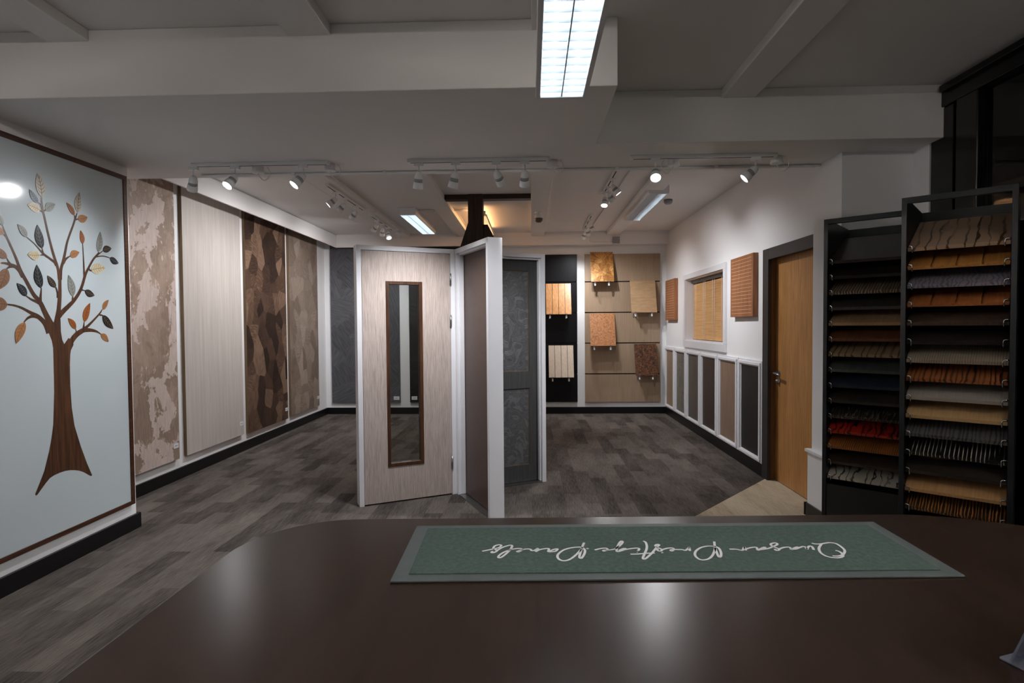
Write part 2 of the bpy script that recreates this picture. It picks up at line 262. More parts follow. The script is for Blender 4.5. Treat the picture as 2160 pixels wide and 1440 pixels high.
STROKES= [[(-0.0878, 0.9811), (-0.0758, 0.9876), (-0.0668, 0.9924), (-0.0588, 0.9985), (-0.0559, 1.007), (-0.0594, 1.0107), (-0.0658, 1.0069), (-0.0691, 0.9984), (-0.0677, 0.9912), (-0.0627, 0.9866), (-0.0624, 0.9819), (-0.0667, 0.9756), (-0.0703, 0.9749), (-0.071, 0.9783), (-0.0684, 0.9812)], [(-0.0634, 0.9819), (-0.054, 0.9974), (-0.0432, 1.0072), (-0.0376, 1.0085), (-0.0364, 1.0024), (-0.0396, 0.9869), (-0.047, 0.9673), (-0.0536, 0.9549), (-0.0576, 0.9538), (-0.0576, 0.9615), (-0.0519, 0.974), (-0.0405, 0.9869), (-0.0296, 0.993), (-0.0212, 0.9938), (-0.0184, 0.9907), (-0.0201, 0.9837), (-0.0251, 0.979), (-0.0265, 0.9813), (-0.0202, 0.9872), (-0.011, 0.992), (-0.0036, 0.9909), (-0.0017, 0.9851), (0.0038, 0.9864), (0.0099, 0.9959), (0.0085, 0.9888), (0.0056, 0.9794)], [(0.0056, 0.9799), (0.0122, 0.9888), (0.0215, 0.9937), (0.0289, 0.9938), (0.0276, 0.9809), (0.0349, 0.981), (0.0405, 0.9834), (0.0442, 0.9928), (0.039, 0.9915), (0.0324, 0.9856), (0.0295, 0.9821)], [(0.0936, 1.0226), (0.09, 1.009), (0.0862, 0.9922), (0.08, 0.9624), (0.0805, 0.9536), (0.0839, 0.9559), (0.0902, 0.976), (0.0915, 0.9899), (0.0869, 1.0005), (0.0777, 1.0011), (0.0653, 0.9966), (0.0536, 0.9871), (0.0445, 0.9708), (0.0425, 0.9574), (0.046, 0.9466), (0.0528, 0.9429), (0.062, 0.9479), (0.073, 0.9645), (0.0806, 0.9805), (0.0857, 0.9922)], [(0.0951, 0.994), (0.0986, 0.9964)], [(0.1089, 0.989), (0.1188, 0.995), (0.1283, 0.9975), (0.1316, 0.994), (0.1283, 0.9869), (0.1238, 0.9839), (0.1243, 0.988), (0.1337, 0.9893), (0.1434, 0.993), (0.1502, 1.0014), (0.1588, 1.0148), (0.1634, 1.0261), (0.1623, 1.0311), (0.1571, 1.0222), (0.1495, 1.0002), (0.1465, 0.986), (0.1482, 0.9826), (0.1563, 0.9873), (0.164, 0.9956), (0.1594, 0.9956), (0.1508, 0.9873)], [(0.1507, 0.9866), (0.1634, 0.9921), (0.1762, 0.997), (0.1857, 0.9983), (0.1871, 0.9936), (0.1835, 0.9866)], [(0.1811, 0.9808), (0.1818, 0.9801)], [(0.1681, 0.9715), (0.1799, 0.9723), (0.1949, 0.9753), (0.2106, 0.9773)], [(0.2014, 1.0316), (0.2045, 1.0254), (0.2033, 1.0081), (0.1991, 0.9914), (0.1913, 0.9707), (0.186, 0.9552), (0.187, 0.9513), (0.1918, 0.9553), (0.2062, 0.9777), (0.22, 1.0035), (0.2256, 1.0121), (0.225, 1.0157), (0.2202, 1.0132), (0.2187, 1.0059), (0.222, 1.0), (0.2259, 0.993), (0.2234, 0.986), (0.2186, 0.987), (0.2181, 0.9929), (0.2209, 0.9953)], [(0.2229, 0.9797), (0.2246, 0.9773)], [(0.2254, 0.9906), (0.2362, 0.9978), (0.2458, 0.9996), (0.2473, 0.9944), (0.2425, 0.9862), (0.2404, 0.9885), (0.2441, 0.9925), (0.2551, 0.9927), (0.2623, 0.9923), (0.2659, 0.9889), (0.2727, 0.9971), (0.2762, 1.0031), (0.2755, 0.9972), (0.273, 0.9867)], [(0.329, 1.0305), (0.3255, 1.0183), (0.3213, 1.002), (0.3183, 0.9861), (0.3151, 0.9658), (0.3161, 0.9609), (0.3203, 0.9675), (0.325, 0.9828), (0.3271, 0.9985), (0.3241, 1.0065), (0.3167, 1.0091), (0.308, 1.0081), (0.2974, 1.0025), (0.2865, 0.9909), (0.2791, 0.977), (0.2766, 0.9636), (0.2792, 0.9522), (0.2855, 0.9491), (0.2955, 0.9541), (0.3056, 0.9673), (0.3143, 0.9844), (0.3213, 1.002)], [(0.3442, 0.9957), (0.3554, 0.9954), (0.3615, 0.9916), (0.3657, 0.992), (0.3737, 1.0063), (0.3727, 1.0009), (0.3705, 0.9903)], [(0.3718, 0.9956), (0.3817, 1.0019), (0.3896, 1.0047), (0.3941, 1.0039), (0.3923, 0.9959), (0.392, 0.9915), (0.3985, 0.9977), (0.4075, 1.0049), (0.4092, 1.0041), (0.405, 0.9987), (0.3964, 0.9942)], [(0.391, 0.9928), (0.4002, 0.9951), (0.4128, 0.9996), (0.4249, 1.0085), (0.4354, 1.0174), (0.4374, 1.0242), (0.4326, 1.0248), (0.4262, 1.0207), (0.4238, 1.014), (0.4256, 1.0063), (0.4303, 0.9977), (0.4272, 0.9923), (0.4226, 0.9912), (0.4232, 0.9976)], [(0.4312, 0.9977), (0.4415, 1.0043), (0.4515, 1.006), (0.4518, 1.0012), (0.4506, 0.9947), (0.4604, 1.0035), (0.4669, 1.0068), (0.4652, 1.0014), (0.4574, 0.997), (0.4527, 0.9958)], [(0.458, 0.9966), (0.4679, 1.0036), (0.4772, 1.0092), (0.4799, 1.0059), (0.4777, 0.9962), (0.4826, 1.0038), (0.4889, 1.0109), (0.4924, 1.0094), (0.4901, 0.9996), (0.4883, 0.9942)], [(0.5, 1.0251), (0.5041, 1.0213), (0.5135, 1.0214), (0.526, 1.0261), (0.5349, 1.0278)], [(0.5346, 1.0271), (0.5415, 1.0234), (0.5429, 1.0101), (0.5412, 0.996), (0.5362, 0.9854), (0.5268, 0.9739), (0.5166, 0.9683), (0.5071, 0.9686)], [(0.5148, 1.0208), (0.5038, 1.0063), (0.498, 0.9954), (0.4939, 0.9807), (0.4961, 0.9674), (0.5043, 0.9615), (0.5136, 0.9611), (0.5221, 0.9658), (0.5261, 0.9719), (0.5288, 0.9822), (0.5276, 0.9891), (0.5243, 0.9922)]]

# ------------------------------------------------------------------ geometry helpers
class G:
    """collects shapes in one bmesh -> ONE mesh object"""
    def __init__(self): self.bm = bmesh.new()
    def box(self, x0, x1, y0, y1, z0, z1, mi=0):
        v = [self.bm.verts.new((x, y, z)) for x in (x0, x1) for y in (y0, y1) for z in (z0, z1)]
        for idx in ((0, 1, 3, 2), (4, 6, 7, 5), (0, 4, 5, 1), (2, 3, 7, 6), (0, 2, 6, 4), (1, 5, 7, 3)):
            f = self.bm.faces.new([v[i] for i in idx]); f.material_index = mi
        return self
    def obox(self, c, ax, ay, az, hx, hy, hz, mi=0):
        c = Vector(c); v = []
        for i in (-1, 1):
            for j in (-1, 1):
                for k in (-1, 1): v.append(self.bm.verts.new(c + ax*hx*i + ay*hy*j + az*hz*k))
        for idx in ((0, 1, 3, 2), (4, 6, 7, 5), (0, 4, 5, 1), (2, 3, 7, 6), (0, 2, 6, 4), (1, 5, 7, 3)):
            f = self.bm.faces.new([v[i] for i in idx]); f.material_index = mi
        return self
    def prism(self, pts, axis, d0, d1, mi=0):
        """polygon pts (2D) extruded along axis between d0 and d1"""
        def P(a, b, d):
            return {'X': (d, a, b), 'Y': (a, d, b), 'Z': (a, b, d)}[axis]
        lo = [self.bm.verts.new(P(a, b, d0)) for a, b in pts]
        hi = [self.bm.verts.new(P(a, b, d1)) for a, b in pts]
        n = len(pts)
        fs = [self.bm.faces.new(lo[::-1]), self.bm.faces.new(hi)]
        for i in range(n): fs.append(self.bm.faces.new((lo[i], lo[(i+1) % n], hi[(i+1) % n], hi[i])))
        for f in fs: f.material_index = mi
        return self
    def rings(self, prof, origin=(0, 0, 0), d=(0, 0, 1), seg=20, mi=0, cap0=True, cap1=True):
        """lathe: prof = [(distance along d, radius)]"""
        o = Vector(origin); d = Vector(d).normalized()
        a = d.orthogonal().normalized(); b = d.cross(a)
        rows = []
        for t, r in prof:
            rows.append([self.bm.verts.new(o + d*t + (a*math.cos(2*math.pi*i/seg) + b*math.sin(2*math.pi*i/seg))*r) for i in range(seg)])
        for p, q in zip(rows, rows[1:]):
            for i in range(seg):
                f = self.bm.faces.new((p[i], p[(i+1) % seg], q[(i+1) % seg], q[i])); f.material_index = mi; f.smooth = True
        if cap0: self.bm.faces.new(rows[0][::-1]).material_index = mi
        if cap1: self.bm.faces.new(rows[-1]).material_index = mi
        return self
    def cyl(self, p0, p1, r, seg=14, mi=0):
        p0, p1 = Vector(p0), Vector(p1)
        return self.rings([(0, r), ((p1-p0).length, r)], p0, p1-p0, seg, mi)
    def tube(self, pts, r, seg=8, mi=0):
        pts = [Vector(p) for p in pts]; rows = []
        prev = None
        for i, p in enumerate(pts):
            t = (pts[min(i+1, len(pts)-1)] - pts[max(i-1, 0)]).normalized()
            if prev is None: a = t.orthogonal().normalized()
            else: a = (prev - t*prev.dot(t)).normalized()
            prev = a; b = t.cross(a)
            rows.append([self.bm.verts.new(p + (a*math.cos(2*math.pi*k/seg) + b*math.sin(2*math.pi*k/seg))*r) for k in range(seg)])
        for p, q in zip(rows, rows[1:]):
            for k in range(seg):
                f = self.bm.faces.new((p[k], p[(k+1) % seg], q[(k+1) % seg], q[k])); f.material_index = mi; f.smooth = True
        self.bm.faces.new(rows[0][::-1]).material_index = mi; self.bm.faces.new(rows[-1]).material_index = mi
        return self
    def face(self, pts, mi=0):
        f = self.bm.faces.new([self.bm.verts.new(p) for p in pts]); f.material_index = mi
        return self
    def mesh(self, name, mats):
        bmesh.ops.recalc_face_normals(self.bm, faces=self.bm.faces[:])
        me = bpy.data.meshes.new(name); self.bm.to_mesh(me); self.bm.free()
        for m in (mats if isinstance(mats, (list, tuple)) else [mats]): me.materials.append(m)
        return me
    def build(self, name, mats, parent=None, local=False, bevel=0.0, label=None):
        me = self.mesh(name, mats)
        o = bpy.data.objects.new(name, me); COL.objects.link(o)
        if parent is not None:
            o.parent = parent
            if not local: o.matrix_parent_inverse = WM(parent).inverted()
        if bevel:
            bv = o.modifiers.new('bevel', 'BEVEL'); bv.width = bevel; bv.segments = 2; bv.limit_method = 'ANGLE'
        if label: o['label'] = label
        return o
def WM(o):
    m = Matrix.LocRotScale(o.location, o.rotation_euler, o.scale)
    if o.parent is not None: m = WM(o.parent) @ o.matrix_parent_inverse @ m
    return m
def tag(o, label, cat, group=None):
    o['label'] = label; o['category'] = cat
    if group: o['group'] = group
    return o
def thing(name, label, cat, loc=(0, 0, 0), rz=0.0, group=None):
    o = bpy.data.objects.new(name, None); o.empty_display_size = 0.05; COL.objects.link(o)
    o.location = loc; o.rotation_euler = (0, 0, rz)
    return tag(o, label, cat, group)
def struct(o):
    o['kind'] = 'structure'; return o
def sroot(name, loc=(0, 0, 0)):
    o = bpy.data.objects.new(name, None); COL.objects.link(o); o.location = loc
    return struct(o)
def dup(root, label, group, loc=None, rz=None):
    """copy of a thing with copies of its parts and sub-parts"""
    def cp(o, par):
        c = o.copy(); COL.objects.link(c)
        if par is not None: c.parent = par; c.matrix_parent_inverse = o.matrix_parent_inverse.copy()
        for ch in KIDS(o): cp(ch, c)
        return c
    r = cp(root, None); r['label'] = label; r['group'] = group
    if loc is not None: r.location = loc
    if rz is not None: r.rotation_euler = (0, 0, rz)
    return r
def KIDS(o):
    return [x for x in COL.objects if x.parent == o]

# ------------------------------------------------------------------ the room
ZC, ZJ, ZB = 2.86, 2.805, 2.54
struct(G().box(-3.5, 2.9, -3.2, 9.3, -0.12, 0.0).build('floor', CARPET))
beige = G(); beige.prism([(2.2, 5.22), (2.125, 5.22), (0.55, 3.472), (0.55, 2.3), (2.5, 2.3), (2.5, 3.84), (2.02, 3.84), (2.02, 4.225), (2.2, 4.225)], 'Z', 0.0005, 0.004)
struct(beige.build('floor_beige_carpet', BEIGE))
struct(G().box(-3.5, 2.9, -3.2, 9.3, ZC, ZC+0.12).build('ceiling', CEIL))
# joists running to the back of the room
for i, x0 in enumerate((-2.33, -1.15, 0.01, 1.18)):
    w = 0.205
    g = G()
    g.box(x0, x0+w, -3.0, 2.72 if x0 < 0.2 else 3.58, ZJ, ZC-0.0005)
    g.box(x0, x0+w, 4.21, 8.9, ZJ, ZC-0.0005)
    struct(g.build('trim_%d' % (i+1), CEIL, bevel=0.004))
# deep beam with its wide left end
g = G(); g.prism([(-2.82, 2.72), (0.415, 2.72), (0.415, 3.58), (2.53, 3.58), (2.53, 3.7), (2.53, 4.22), (-3.32, 4.22), (-3.32, 3.925), (-2.82, 3.925)], 'Z', ZB, ZC-0.0005)
struct(g.build('trim_5', CEIL, bevel=0.004))
# bulkheads over the left panels and along the back wall
g = G(); g.box(-0.80, 2.14, 8.9, 9.1, 2.66, ZC-0.0005); g.box(-3.05, -0.8001, 8.9, 8.92, 2.66, ZC-0.0005)
struct(g.build('trim_6', CEIL))
# thin fascia board in front of the tops of the left panels, with a shadow gap under the ceiling
g = G(); g.box(-3.070, -3.05, 4.221, 8.92, 2.66, ZC-0.014); g.box(-3.085, -3.0701, 4.221, 8.8995, 2.70, ZC-0.0005)
struct(g.build('trim_10', CEIL))
struct(G().box(-3.5, 2.5, 9.1, 9.25, 0, ZC).build('wall_back', WALL))
struct(G().box(-3.5, 2.9, -3.2, -3.05, 0, ZC).build('wall_front', WALL))
g = G(); g.box(-3.5, -3.32, 3.9, 9.1, 0, ZC); g.box(-3.5, -2.82, -3.05, 3.925, 0, ZC)
struct(g.build('wall_left', WALL))
g = G()
def rwall(y0, y1, z0, z1): g.box(2.14, 2.44, y0, y1, z0, z1)
rwall(7.93, 9.1, 0, ZC); rwall(6.36, 7.93, 0, 1.19); rwall(6.36, 7.93, 2.02, ZC); rwall(5.22, 6.36, 0, ZC); rwall(4.225, 5.22, 2.03, ZC)
g.box(2.055, 2.53, 3.85, 4.225, 0, ZC); g.box(2.03, 2.054, 3.85, 4.235, 0, 0.475)
g.box(2.015, 2.056, 3.85, 4.25, 0.475, 0.495)
g.box(2.515, 2.65, 3.70, 3.85, 0, ZC)
struct(g.build('wall_right', WALL))
g = G(); g.box(2.35, 2.44, 4.225, 5.22, 0, 2.03); struct(g.build('trim_7', BLACKL))
# skirting
g = G(); g.box(-2.82, -2.798, -3.0, 3.947, 0, 0.105); g.box(-3.32, -2.8, 3.925, 3.947, 0, 0.105); struct(g.build('baseboard_left', SKIRT, bevel=0.003))
g = G(); g.box(-3.32, -3.298, 3.95, 9.1, 0, 0.105); g.box(-3.298, 2.12, 9.078, 9.1, 0, 0.105); struct(g.build('baseboard_back', SKIRT, bevel=0.003))
g = G(); g.box(2.12, 2.14, 5.285, 9.078, 0, 0.112); g.box(2.012, 2.03, 3.85, 4.225, 0, 0.098); g.box(2.012, 2.06, 4.236, 4.252, 0, 0.098); struct(g.build('baseboard_right', SKIRT, bevel=0.003))

# ---- oak door in the right wall
OAK = wood('oak_door', (200, 148, 90), (160, 112, 62), 'Z', 70, 22, 0.4, 0.4, 0.45, fig=0.6)
OAKD = wood('oak_lining', (140, 96, 52), (106, 70, 36), 'Z', 70, 22, 0.4, 0.4, 0.3)
d = sroot('door_1', (2.2, 4.8, 0))
g = G(); g.box(2.118, 2.15, 5.165, 5.285, 0, 2.085); g.box(2.118, 2.15, 4.23, 5.165, 1.985, 2.085); g.build('architrave', plain('dark_architrave', (44, 42, 44), 0.5), d, bevel=0.003)
g = G(); g.box(2.151, 2.30, 5.19, 5.219, 0, 2.029); g.box(2.151, 2.30, 4.226, 5.19, 2.0, 2.029); g.build('door_lining', OAKD, d)
G().box(2.2, 2.244, 4.3, 5.185, 0.008, 1.995).build('door_leaf', OAK, d)
h = G(); h.rings([(0, 0.026), (0.008, 0.026)], (2.1995, 5.12, 0.975), (-1, 0, 0), 20); h.cyl((2.192, 5.12, 0.975), (2.15, 5.12, 0.975), 0.010)
h.tube([(2.152, 5.12, 0.975), (2.15, 5.10, 0.976), (2.15, 5.05, 0.972), (2.151, 4.995, 0.965)], 0.010)
h.build('door_handle', STEEL, d)
h = G(); h.rings([(0, 0.026), (0.008, 0.026), (0.018, 0.012), (0.03, 0.012)], (2.1995, 5.12, 0.905), (-1, 0, 0), 20); h.build('lock_cylinder', STEEL, d)

# ---- shop window on the right
w = sroot('window_1', (2.55, 1.0, 0))
g = G(); g.box(2.50, 2.60, -3.0, 3.69, 2.72, 2.855); g.box(2.515, 2.60, -3.0, 3.69, 0, 0.45)
g.box(2.47, 2.50, -3.0, 3.56, 2.80, 2.84)
g.box(2.50, 2.60, 3.30, 3.46, 0, 2.72); g.box(2.515, 2.60, 3.5, 3.69, 0, 2.72); g.box(2.54, 2.60, 3.46, 3.5, 0, 2.72)
for y in (1.6, -0.3, -2.2): g.box(2.50, 2.60, y-0.06, y+0.06, 0.45, 2.72)
g.build('window_frame', BLACKP, w, bevel=0.006)
G().box(2.545, 2.555, -3.0, 3.30, 0.45, 2.72).build('window_pane', glass('shop_glass', (0.85, 0.9, 0.88), 1.5), w)
g = G(); g.box(4.2, 4.3, -4, 6, -0.1, 4.0); g.box(2.61, 4.3, -4, 6, -0.12, 0.0)
struct(g.build('wall_outside', plain('dark_street', (30, 30, 28), 0.9, 0.1)))

# ---- inner window with blind
w = sroot('window_2', (2.14, 7.1, 1.2))
g = G()
g.box(2.115, 2.14, 6.29, 8.0, 2.02, 2.09); g.box(2.115, 2.14, 6.29, 8.0, 1.10, 1.19)
g.box(2.115, 2.14, 6.29, 6.36, 1.19, 2.02); g.box(2.115, 2.14, 7.93, 8.0, 1.19, 2.02)
g.build('window_frame', GLOSSW, w, bevel=0.004)
g = G()
g.box(2.14, 2.43, 6.361, 6.366, 1.191, 2.019); g.box(2.14, 2.43, 7.924, 7.929, 1.191, 2.019); g.box(2.14, 2.43, 6.366, 7.924, 2.012, 2.019); g.box(2.13, 2.43, 6.366, 7.924, 1.191, 1.205)
g.build('window_reveal', GLOSSW, w)
G().box(2.36, 2.368, 6.367, 7.923, 1.206, 2.011).build('window_pane', glass('inner_glass', (0.9, 0.9, 0.9)), w)
struct(G().box(2.436, 2.44, 6.3, 8.0, 1.1, 2.1).build('trim_8', BLACKL))
b = thing('venetian_blind', 'tan slatted blind hanging in the white framed window', 'blind', (2.27, 7.145, 1.21))
SLAT = wood('blind_slat', (226, 180, 122), (206, 158, 102), 'Y', 60, 30, 0.5)
g = G()
for i in range(40):
    z = 1.232 + i*0.0182
    g.obox((2.24, 7.145, z), Vector((math.cos(R(72)), 0, math.sin(R(72)))), Vector((0, 1, 0)), Vector((-math.sin(R(72)), 0, math.cos(R(72)))), 0.0125, 0.765, 0.0012)
g.build('slats', SLAT, b)
G().box(2.22, 2.26, 6.38, 7.91, 1.968, 2.005).build('headrail', GREYBOX, b)
G().box(2.229, 2.251, 6.38, 7.91, 1.212, 1.224).build('bottom_rail', SLAT, b)
for y in (6.72, 6.98, 7.05, 7.35, 7.42, 7.75):
    G().cyl((2.222, y, 1.215), (2.222, y, 1.97), 0.0022, 6).build('ladder_cord', PAPER, b)

# ------------------------------------------------------------------ reception counter, mat, holder
WENGE = wood('wenge_counter', (56, 39, 31), (34, 24, 19), 'Y', 650, 160, 0.26, 0.42, 0.5, c3=(27, 19, 16))
ct = thing('reception_counter', 'dark wood reception counter with rounded corners in the foreground', 'counter', (0.3, 0.8, 0))
def rounded(pts_r, seg=10):
    out = []
    n = len(pts_r)
    for i, (x, y, r) in enumerate(pts_r):
        p = Vector((x, y)); a = (Vector(pts_r[i-1][:2]) - p).normalized(); c = (Vector(pts_r[(i+1) % n][:2]) - p).normalized()
        if r <= 0: out.append((x, y)); continue
        ang = a.angle(c); t = r/math.tan(ang/2)
        p0, p1 = p + a*t, p + c*t
        ctr = p + (a+c).normalized()*(r/math.sin(ang/2))
        s, e = (p0-ctr), (p1-ctr)
        a0 = math.atan2(s.y, s.x); a1 = math.atan2(e.y, e.x)
        dlt = (a1-a0+math.pi) % (2*math.pi) - math.pi
        for k in range(seg+1):
            q = a0 + dlt*k/seg; out.append((ctr.x + r*math.cos(q), ctr.y + r*math.sin(q)))
    return out
top = rounded([(-0.542, 0.30, 0.02), (1.32, 0.30, 0.02), (1.32, 0.97, 0.12), (0.82, 1.206, 0.35), (-0.542, 1.155, 0.19)])
G().prism(top, 'Z', 0.98, 1.02).build('counter_top', WENGE, ct, bevel=0.004)
body = rounded([(-0.49, 0.36, 0.02), (1.26, 0.36, 0.02), (1.26, 0.93, 0.1), (0.80, 1.14, 0.32), (-0.49, 1.10, 0.16)])
G().prism(body, 'Z', 0.09, 0.979).build('counter_body', wood('wenge_upright', (58, 45, 40), (34, 26, 24), 'Z', 200, 50, 0.35), ct)
kick = rounded([(-0.44, 0.40, 0.02), (1.2, 0.40, 0.02), (1.2, 0.90, 0.1), (0.78, 1.09, 0.3), (-0.44, 1.05, 0.14)])
G().prism(kick, 'Z', 0.005, 0.089).build('plinth', BLACKL, ct)

mat = thing('counter_mat', 'long green counter mat with white handwritten lettering on the dark counter', 'mat', (0.225, 1.0, 1.02))
MATC = [(-0.229, 1.112), (0.679, 1.146), (0.676, 0.901), (-0.222, 0.867)]
RUB = plain('rubber_border', (78, 86, 86), 0.55, 0.4, scale=40)
FELT = blotch('green_felt', [(64, 77, 73), (80, 95, 91)], (120, 120, 120), 3, 0, 0.95, 0.1)
G().prism(MATC, 'Z', 1.0203, 1.0235).build('border', RUB, mat, bevel=0.001)
cx, cy = 0.226, 1.0065
inn = [(x + (cx-x)*0.055 if True else x, y + (cy-y)*0.17) for x, y in MATC]
G().prism(inn, 'Z', 1.0236, 1.0252).build('felt_top', FELT, mat)
def smooth(pts, k=5):
    out = []
    n = len(pts)
    for i in range(n-1):
        p0, p1, p2, p3 = pts[max(i-1, 0)], pts[i], pts[i+1], pts[min(i+2, n-1)]
        for j in range(k):
            t = j/k
            out.append(tuple(0.5*((2*b) + (-a+c)*t + (2*a-5*b+4*c-d)*t*t + (-a+3*b-3*c+d)*t**3) for a, b, c, d in zip(p0, p1, p2, p3)))
    out.append(tuple(pts[-1]))
    return out
def ribbon(g, pts, P, mi=0):
    """pts: (u, v, width); P maps (u, v) to a 3D point"""
    L_, R_ = [], []
    n = len(pts)
    for i, (u, v, w) in enumerate(pts):
        a, b = pts[max(i-1, 0)], pts[min(i+1, n-1)]
        du, dv = b[0]-a[0], b[1]-a[1]; l = math.hypot(du, dv) or 1
        nu, nv = -dv/l*w/2, du/l*w/2
        L_.append(g.bm.verts.new(P(u+nu, v+nv))); R_.append(g.bm.verts.new(P(u-nu, v-nv)))
    for i in range(n-1):
        f = g.bm.faces.new((L_[i], L_[i+1], R_[i+1], R_[i])); f.material_index = mi
g = G()
for k, s in enumerate(STROKES):
    zz = 1.0256 + k*0.00002
    ribbon(g, [(x, y, 0.0043) for x, y in smooth(s, 4)], lambda u, v: (u, v, zz))
g.build('lettering', PAPER, mat)

def local_prism(pts, M, axis, d0, d1):
    g = G(); g.prism(pts, axis, d0, d1)
    for v in g.bm.verts: v.co = M @ v.co
    return g
ACR = glass('acrylic', (0.93, 0.95, 1.0), 1.49)
_nt = ACR.node_tree; _o = _nt.nodes['Material Output']; _df = _nt.nodes.new('ShaderNodeBsdfDiffuse'); _df.inputs[0].default_value = (0.72, 0.76, 0.9, 1)
_m2 = _nt.nodes.new('ShaderNodeMixShader'); _m2.inputs[0].default_value = 0.12
_src = _o.inputs[0].links[0].from_socket
L(_nt, _src, _m2.inputs[1]); L(_nt, _df.outputs[0], _m2.inputs[2]); L(_nt, _m2.outputs[0], _o.inputs[0])
hold = thing('brochure_holder', 'clear acrylic leaning stand at the right end of the counter', 'stand', (0.552, 0.682, 1.0205), R(19))
lean = 0.075
G().box(0, 0.16, -0.075, 0, 0, 0.003).build('base', ACR, hold, local=True, bevel=0.0008)
def sheet(y, x0, x1, z0, z1, t):
    g = G()
    def P(z): return y - 0.0 - lean*(z/0.22)
    g.prism([(P(z0), z0), (P(z0)+t, z0), (P(z1)+t, z1), (P(z1), z1)], 'X', x0, x1)
    return g
sheet(-0.012, 0, 0.16, 0.0032, 0.22, 0.0025).build('front_sheet', ACR, hold, local=True)
sheet(-0.022, 0, 0.16, 0.0032, 0.22, 0.0025).build('back_sheet', ACR, hold, local=True)
leaf = sheet(-0.0175, 0.012, 0.155, 0.006, 0.212, 0.003).build('leaflet', veins('leaflet_print', (150, 40, 36), (70, 28, 60), 'X', 6, 3, 0.4, 0.6, c2=(196, 190, 196)))
leaf.location = hold.location; leaf.rotation_euler = hold.rotation_euler
tag(leaf, 'red and purple printed leaflet inside the clear acrylic stand', 'leaflet')

# ------------------------------------------------------------------ tree mural on the near left wall
mu = thing('tree_mural', 'big glossy white wall panel with inlaid wooden tree and leaves in walnut frame', 'wall panel', (-2.8, 2.9, 1.33))
MURW = plain('gloss_white_panel', (188, 198, 202), 0.10, 0.5, vary=0.008, scale=1.0)
G().box(-2.819, -2.795, 1.93, 3.842, 0.215, 2.438).build('panel', MURW, mu)
g = G(); g.box(-2.819, -2.788, 1.9, 3.877, 2.438, 2.468); g.box(-2.819, -2.788, 1.9, 3.877, 0.188, 0.215); g.box(-2.819, -2.788, 3.842, 3.877, 0.215, 2.438); g.box(-2.819, -2.788, 1.9, 1.93, 0.215, 2.438)
g.build('frame', wood('walnut_frame', (84, 50, 32), (44, 25, 16), 'Y', 90, 25, 0.35), mu, bevel=0.002)
XS = -2.7945
g = G()
g.face([(XS, a, b) for a, b in TRUNK])
for k, br in enumerate(BRANCHES):
    xx = XS + 0.00004*(k+1)
    ribbon(g, smooth(br, 5), lambda u, v: (xx, u, v))
g.build('tree', WALNUT, mu)
LC = {'cream': ((176, 166, 150), (92, 78, 66)), 'pale': ((198, 188, 160), (150, 120, 70)), 'grey': ((136, 138, 132), (96, 96, 92)), 'blue': ((92, 104, 116), (44, 50, 58)),
      'orange': ((150, 92, 52), (104, 60, 34)), 'tan': ((164, 116, 74), (128, 82, 48)), 'rust': ((150, 86, 36), (104, 54, 24)), 'walnut': ((134, 96, 68), (96, 64, 44)),
      'black': ((12, 13, 18), (70, 76, 84)), 'brown': ((24, 17, 14), (96, 80, 60))}
LM = {k: (plain('leaf_'+k, a, 0.4, 0.35, vary=0.12, scale=40), plain('leaf_vein_'+k, b, 0.5)) for k, (a, b) in LC.items()}
for k, (bs, tp, wd, cn) in enumerate(LEAVES):
    B_, T_ = Vector(bs), Vector(tp); ax = T_-B_; ln = ax.length; ax.normalize(); nv = Vector((-ax.y, ax.x))
    xx = XS + 0.0022
    bend = 0.07*ln*(1 if k % 2 else -1)
    def P2(t, s):
        hw = wd/2*(math.sin(math.pi*min(1, t**0.80))**0.85 if 0 < t < 1 else 0)
        return B_ + ax*(ln*t) + nv*(hw*s + bend*math.sin(math.pi*t)*0.6)
    g = G()
    tt = [i/12 for i in range(13)]
    pts = [P2(t, 1) for t in tt] + [P2(t, -1) for t in tt[-2:0:-1]]
    lo = [g.bm.verts.new((XS+0.0001, p.x, p.y)) for p in pts]; hi = [g.bm.verts.new((xx, p.x, p.y)) for p in pts]
    g.bm.faces.new(hi)
    for i in range(len(pts)): g.bm.faces.new((lo[i], lo[(i+1) % len(pts)], hi[(i+1) % len(pts)], hi[i]))
    vw = 0.0035
    xv = xx+0.0002
    mid = [P2(0.02+0.94*i/6, 0) for i in range(7)]
    ribbon(g, [(p.x, p.y, vw) for p in mid], lambda u, v: (xv, u, v), 1)
    for i in range(1, 6):
        for s in (-1, 1):
            p = P2(i*0.155, 0); q = P2(min(0.95, i*0.155+0.14), s*0.82); m_ = P2(i*0.155+0.05, s*0.45)
            ribbon(g, [(p.x, p.y, vw*0.8), (m_.x, m_.y, vw*0.8), (q.x, q.y, vw*0.5)], lambda u, v: (xv+0.0001, u, v), 1)
    g.build('leaf', list(LM[cn]), mu)

